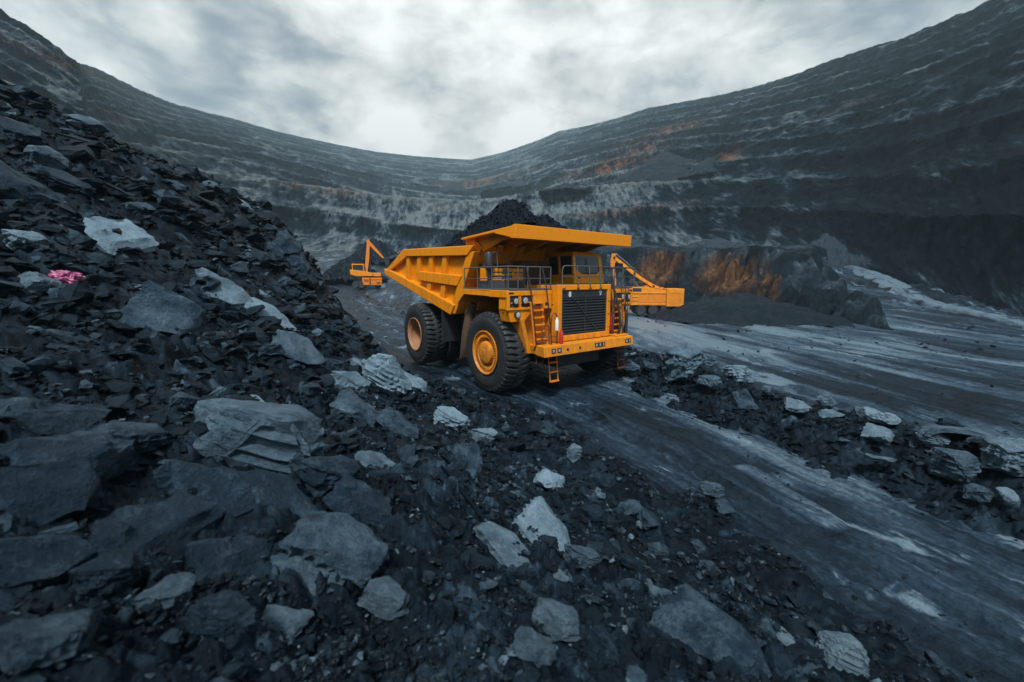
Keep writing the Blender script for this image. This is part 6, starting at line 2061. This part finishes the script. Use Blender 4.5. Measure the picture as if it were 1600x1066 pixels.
# the coal in the dump body
def coal_load():
    n = 230
    X_, L_ = np.meshgrid(np.linspace(-8.2, -1.0, n), np.linspace(0.5, 5.4, n))
    # piecewise cone: peak near (-2.3, 2.5)
    px_, pl_ = -2.15, 2.75
    dx = np.where(X_ > px_, (X_ - px_) / 2.1, (X_ - px_) / 5.2)
    dl = np.where(L_ > pl_, (L_ - pl_) / 2.9, (L_ - pl_) / 2.3)
    rr = np.sqrt(dx * dx + dl * dl + 0.003)
    z = 4.80 + 2.16 * np.clip(1.02 - rr, -0.1, 1)
    z += 0.16 * fbm(X_ * 0.9, L_ * 0.9, 4, 700)
    # a second lower shoulder on the far side
    z = np.maximum(z, 4.9 + 1.5 * np.clip(1.05 - np.hypot((X_ + 2.0) / 2.2, (L_ - 4.3) / 1.8), -0.2, 1))
    z = z + 0.55 * chunks(X_, L_, 0.24, 710, 0.25, 0.8, 0.5)[0] + 0.6 * chunks(X_, L_, 0.09, 720, 0.3, 0.8, 0.5)[0]
    t = chunks(X_, L_, 0.09, 720)[1]
    W = np.array([HUB.x, HUB.y]) 
    gx = HUB.x + FW.x * X_ + LFT.x * L_
    gy = HUB.y + FW.y * X_ + LFT.y * L_
    o = grid_mesh('coal_load', gx, gy, z, M_COAL, {'tone': t ** 3 * 0.75})
    tag(o, 'dark heap of coal piled to a peak inside the dump truck body', 'coal load')
    return gx, gy, z


gx, gy, gz_ = coal_load()
i = rng.integers(0, gx.shape[0], 7000)
j = rng.integers(0, gx.shape[1], 7000)
s = 0.03 + 0.15 * rng.random(7000) ** 3
scatter('coal_rubble', gx[i, j], gy[i, j], gz_[i, j] + 0.1 * s, s, np.clip(rng.beta(1.2, 3.5, 7000), 0, 1), M_COAL, 'stuff', 'coal lumps lying over the load')


def exc_wheel(parent, x, y, r, w):
    mb = MB()
    mb.lathe([(0, r * 0.55), (0, r * 0.93), (0.05, r), (w - 0.05, r), (w, r * 0.93), (w, r * 0.4), (w, 0)], (0, 0, 0), 28, 'y')
    o = mb.build('wheel', M_TYRE, parent, smooth=35)
    o.location = (x, y, r)
    mb = MB()
    mb.lathe([(0.03, r * 0.56), (-0.012, r * 0.54), (0.0, r * 0.45), (0.06, r * 0.4), (0.02, r * 0.18), (0.0, r * 0.16), (0.0, 0)], (0, 0, 0), 22, 'y')
    h = mb.build('rim', M_RAIL, o, smooth=35)
    return o


def right_excavator():
    x0, y0 = at_rho(1021, 484, 47)[:2]
    T = empty('excavator', (x0, y0, float(G0(np.array([x0]), np.array([y0]))[0])), R(-6))
    tag(T, 'yellow orange wheeled excavator with raised boom, facing the truck below the orange stained cliff', 'excavator')
    T.scale = (0.94, 0.94, 0.98)
    for x in (-1.7, -0.35, 0.95):
        exc_wheel(T, x, -1.45, 0.58, 0.5)
        exc_wheel(T, x, 0.75, 0.58, 0.5)
    mb = MB()
    mb.box(-2.7, 2.4, -0.9, 0.9, 0.55, 1.0)
    mb.box(1.5, 2.3, -1.2, 1.2, 0.35, 0.95)
    mb.box(-2.3, -2.0, -1.3, 1.3, 0.3, 0.9)
    mb.build('chassis', M_DARK, T, 0.03)
    mb = MB()
    mb.prism([(-3.05, 3.10), (-2.85, 1.15), (1.0, 1.05), (1.0, 2.75), (0.3, 2.85), (-1.0, 3.12)], -1.35, 1.35, 'y')
    # rails and ribs on the side
    mb.box(-3.0, 1.0, -1.43, -1.35, 2.40, 2.56)
    mb.box(-2.9, 1.0, -1.43, -1.35, 1.15, 1.34)
    for x in (-2.1, -1.2, -0.4, 0.4):
        mb.box(x, x + 0.14, -1.42, -1.35, 1.342, 2.398)
    for z in (1.62, 2.0):
        mb.box(-2.9, -2.102, -1.41, -1.35, z, z + 0.09)
    mb.box(-1.25, -0.9, -0.9, 0.4, 2.8, 3.25)
    body = mb.build('body', M_ORANGE, T, 0.025)
    mb = MB()
    for x in (-1.94, -1.04, -0.24, 0.56):
        mb.box(x, x + (0.42 if x > 0.5 else 0.66), -1.375, -1.345, 1.45, 2.25)
    mb.box(1.3, 2.5, -1.665, -1.645, 1.35, 2.42)
    mb.build('recess', M_ORANGE2, body)
    mb = MB()
    pr = [(-2.8, 3.12), (-2.8, 3.62), (-1.1, 3.62), (-1.1, 3.12)]
    for y in (-1.25, 1.25):
        mb.tube([(x, y, z) for x, z in pr], 0.03, 6)
    mb.tube([(-2.8, -1.25, 3.6), (-2.8, 1.25, 3.6)], 0.03, 6)
    mb.build('guard_rail', M_DARK, body)
    mb = MB()
    mb.box(-2.75, -1.75, -1.375, -1.34, 2.62, 3.0)
    mb.box(-3.04, -2.98, -1.0, 1.0, 2.55, 2.95)
    mb.build('window', M_GLASS, body)
    mb = MB()
    mb.box(1.0, 2.85, -1.65, 1.4, 1.02, 2.95)
    mb.box(1.25, 2.6, -1.70, -1.65, 2.5, 2.58)
    mb.box(2.53, 2.6, -1.70, -1.65, 1.5, 2.5)
    mb.box(1.1, 2.75, -1.70, -1.65, 1.04, 1.2)
    mb.build('counterweight', M_ORANGE, T, 0.05)
    mb = MB()
    # boom: bent box from the deck up to the left, then the stick hanging down
    bm_pts = [((0.9, 2.95), (0.24, 0.4)), ((-0.2, 3.2), (0.34, 0.42)), ((-2.4, 4.6), (0.46, 0.4)), ((-4.75, 6.35), (0.28, 0.36))]
    for (a, wa), (b, wb) in zip(bm_pts[:-1], bm_pts[1:]):
        mb.bar((a[0], -0.1, a[1]), (b[0], -0.1, b[1]), wa[1], wa[0], (0, 0, 1), wb[1], wb[0])
    boom = mb.build('boom', M_ORANGE, T, 0.02)
    mb = MB()
    mb.tube([(-1.4, -0.42, 2.45), (-2.6, -0.42, 3.95)], 0.11, 10)
    mb.tube([(-1.4, 0.25, 2.45), (-2.6, 0.25, 3.95)], 0.11, 10)
    mb.tube([(-1.9, -0.1, 4.55), (-4.6, -0.1, 6.75)], 0.12, 10)
    mb.build('hydraulic_cylinder', M_RAIL, boom, smooth=40)
    mb = MB()
    mb.tube([(0.7, -0.33, 3.1), (-0.9, -0.36, 3.9), (-2.5, -0.36, 5.0), (-4.6, -0.33, 6.6)], 0.05, 6)
    for q in ((-0.2, 3.2), (-2.4, 4.6), (-4.75, 6.35)):
        mb.tube([(q[0], -0.42, q[1]), (q[0], 0.22, q[1])], 0.13, 10)
    mb.build('hose', M_DARK, boom, smooth=40)
    mb = MB()
    mb.bar((-4.75, -0.1, 6.75), (-4.9, -0.1, 5.7), 0.36, 0.55, (1, 0, 0), 0.34, 0.6)
    mb.bar((-4.9, -0.1, 5.7), (-4.55, -0.1, 3.2), 0.34, 0.55, (1, 0, 0), 0.28, 0.3)
    mb.build('stick', M_ORANGE2, T, 0.02)
    mb = MB()
    mb.prism([(-4.75, 3.3), (-4.2, 3.2), (-3.75, 2.7), (-3.9, 2.1), (-4.4, 1.9), (-4.9, 2.2), (-4.6, 2.5), (-4.5, 2.8)], -0.75, 0.55, 'y')
    for k in range(4):
        mb.bar((-4.75, -0.62 + k * 0.35, 2.1), (-5.1, -0.62 + k * 0.35, 2.25), 0.12, 0.08)
    mb.build('bucket', M_DARK, T, 0.02)
    return T


def left_excavator():
    x0, y0, z0_ = at_rho(576, 449, 64)
    T = empty('excavator', (x0, y0, float(G0(np.array([x0]), np.array([y0]))[0])), R(14))
    tag(T, 'yellow orange excavator with boom raised upright, working between the rubble bank and the truck tail', 'excavator')
    T.scale = (0.82, 0.82, 0.86)
    for x, y in ((-2.1, -1.3), (-2.1, 0.9), (-1.0, -1.75), (-1.0, 0.9), (1.6, -1.3), (1.6, 0.9)):
        exc_wheel(T, x, y, 0.55, 0.5)
    mb = MB()
    mb.box(-2.4, 2.2, -0.8, 0.9, 0.55, 1.1)
    mb.build('chassis', M_DARK, T, 0.03)
    mb = MB()
    mb.box(-0.85, 2.45, -1.75, -0.85, 0.45, 1.75)
    for a, b in ((-0.7, 0.35), (0.6, 1.3), (1.45, 2.35)):
        mb.box(a, b, -1.82, -1.75, 0.55, 0.68)
        mb.box(a, b, -1.82, -1.75, 1.50, 1.66)
        mb.box(a, a + 0.12, -1.82, -1.75, 0.68, 1.50)
        mb.box(b - 0.12, b, -1.82, -1.75, 0.68, 1.50)
    carr = mb.build('carriage', M_ORANGE2, T, 0.03)
    mb = MB()
    mb.box(0.36, 0.58, -1.77, -1.74, 0.6, 1.7)
    mb.box(-0.5, 0.2, -1.84, -1.815, 1.2, 1.3)
    mb.box(1.6, 2.2, -1.84, -1.815, 0.85, 1.0)
    mb.build('recess', M_DARK, carr)
    mb = MB()
    mb.tube([(0.2, -0.1, 1.1), (0.2, -0.1, 2.0)], 0.9, 20)
    mb.build('turntable', M_DARK, T, smooth=40)
    mb = MB()
    mb.prism([(-2.65, 2.25), (-1.8, 2.0), (0.9, 2.05), (0.9, 2.55), (-0.4, 2.85), (-2.65, 3.1)], -1.3, 1.2, 'y')
    mb.box(-2.5, -0.5, -1.2, 1.1, 3.85, 4.05)
    for x, y in ((-2.5, -1.2), (-0.65, -1.2), (-2.5, 0.95), (-0.65, 0.95)):
        mb.hexa([(x, y, 2.85), (x + 0.15, y, 2.85), (x + 0.15, y + 0.15, 2.85), (x, y + 0.15, 2.85)], [(x, y, 3.86), (x + 0.15, y, 3.86), (x + 0.15, y + 0.15, 3.86), (x, y + 0.15, 3.86)])
    mb.box(-2.85, -2.5, -1.25, 1.1, 2.3, 3.1)
    cab = mb.build('cab', M_ORANGE, T, 0.03)
    mb = MB()
    mb.box(-2.4, -0.6, -1.10, 1.0, 2.9, 3.84)
    mb.build('window', M_GLASS, cab)
    mb = MB()
    mb.box(0.9, 2.3, -1.0, 1.0, 2.0, 2.6)
    mb.build('engine_housing', M_ORANGE, T, 0.04)
    mb = MB()
    mb.bar((-0.35, -0.35, 2.4), (0.05, -0.35, 4.6), 0.42, 0.5, (1, 0, 0), 0.42, 0.62)
    mb.bar((0.05, -0.35, 4.6), (0.42, -0.35, 7.75), 0.42, 0.62, (1, 0, 0), 0.36, 0.5)
    boom = mb.build('boom', M_ORANGE2, T, 0.02)
    mb = MB()
    mb.tube([(0.55, -0.35, 2.4), (0.52, -0.35, 4.8)], 0.12, 10)
    mb.build('hydraulic_cylinder', M_DARK, boom, smooth=40)
    mb = MB()
    mb.bar((0.2, -0.35, 7.95), (1.4, -0.35, 6.65), 0.34, 0.55, (0, 0, 1), 0.3, 0.5)
    mb.bar((1.4, -0.35, 6.65), (2.95, -0.35, 4.95), 0.30, 0.5, (0, 0, 1), 0.26, 0.28)
    mb.build('stick', M_ORANGE2, T, 0.02)
    mb = MB()
    mb.prism([(2.7, 5.05), (3.5, 5.35), (3.85, 4.7), (3.7, 4.0), (3.25, 3.4), (3.15, 4.1), (2.9, 4.5)], -0.95, 0.3, 'y')
    for k in range(4):
        mb.bar((3.3, -0.82 + k * 0.33, 3.6), (3.25, -0.82 + k * 0.33, 3.15), 0.08, 0.12)
    mb.build('bucket', M_DARK, T, 0.02)
    return T


right_excavator()
left_excavator()

# ------------------------------------------------------------------ haze
HAZE_TOP = max(float(zw.max()), CAM_H) + 6
mbx = MB()
mbx.box(-800, 800, -420, 1260, -14, HAZE_TOP)
hz = mbx.build('haze', None)
hz.data.materials.clear()
hm = bpy.data.materials.new('haze')
hm.use_nodes = True
ht = hm.node_tree
ht.nodes.clear()
ho = nd(ht, 'ShaderNodeOutputMaterial')
hv = nd(ht, 'ShaderNodeVolumePrincipled')
hv.inputs['Color'].default_value = (0.52, 0.74, 0.86, 1)
hv.inputs['Density'].default_value = 0.00064
hv.inputs['Anisotropy'].default_value = 0.2
ht.links.new(hv.outputs[0], ho.inputs['Volume'])
hz.data.materials.append(hm)
tag(hz, kind='stuff')
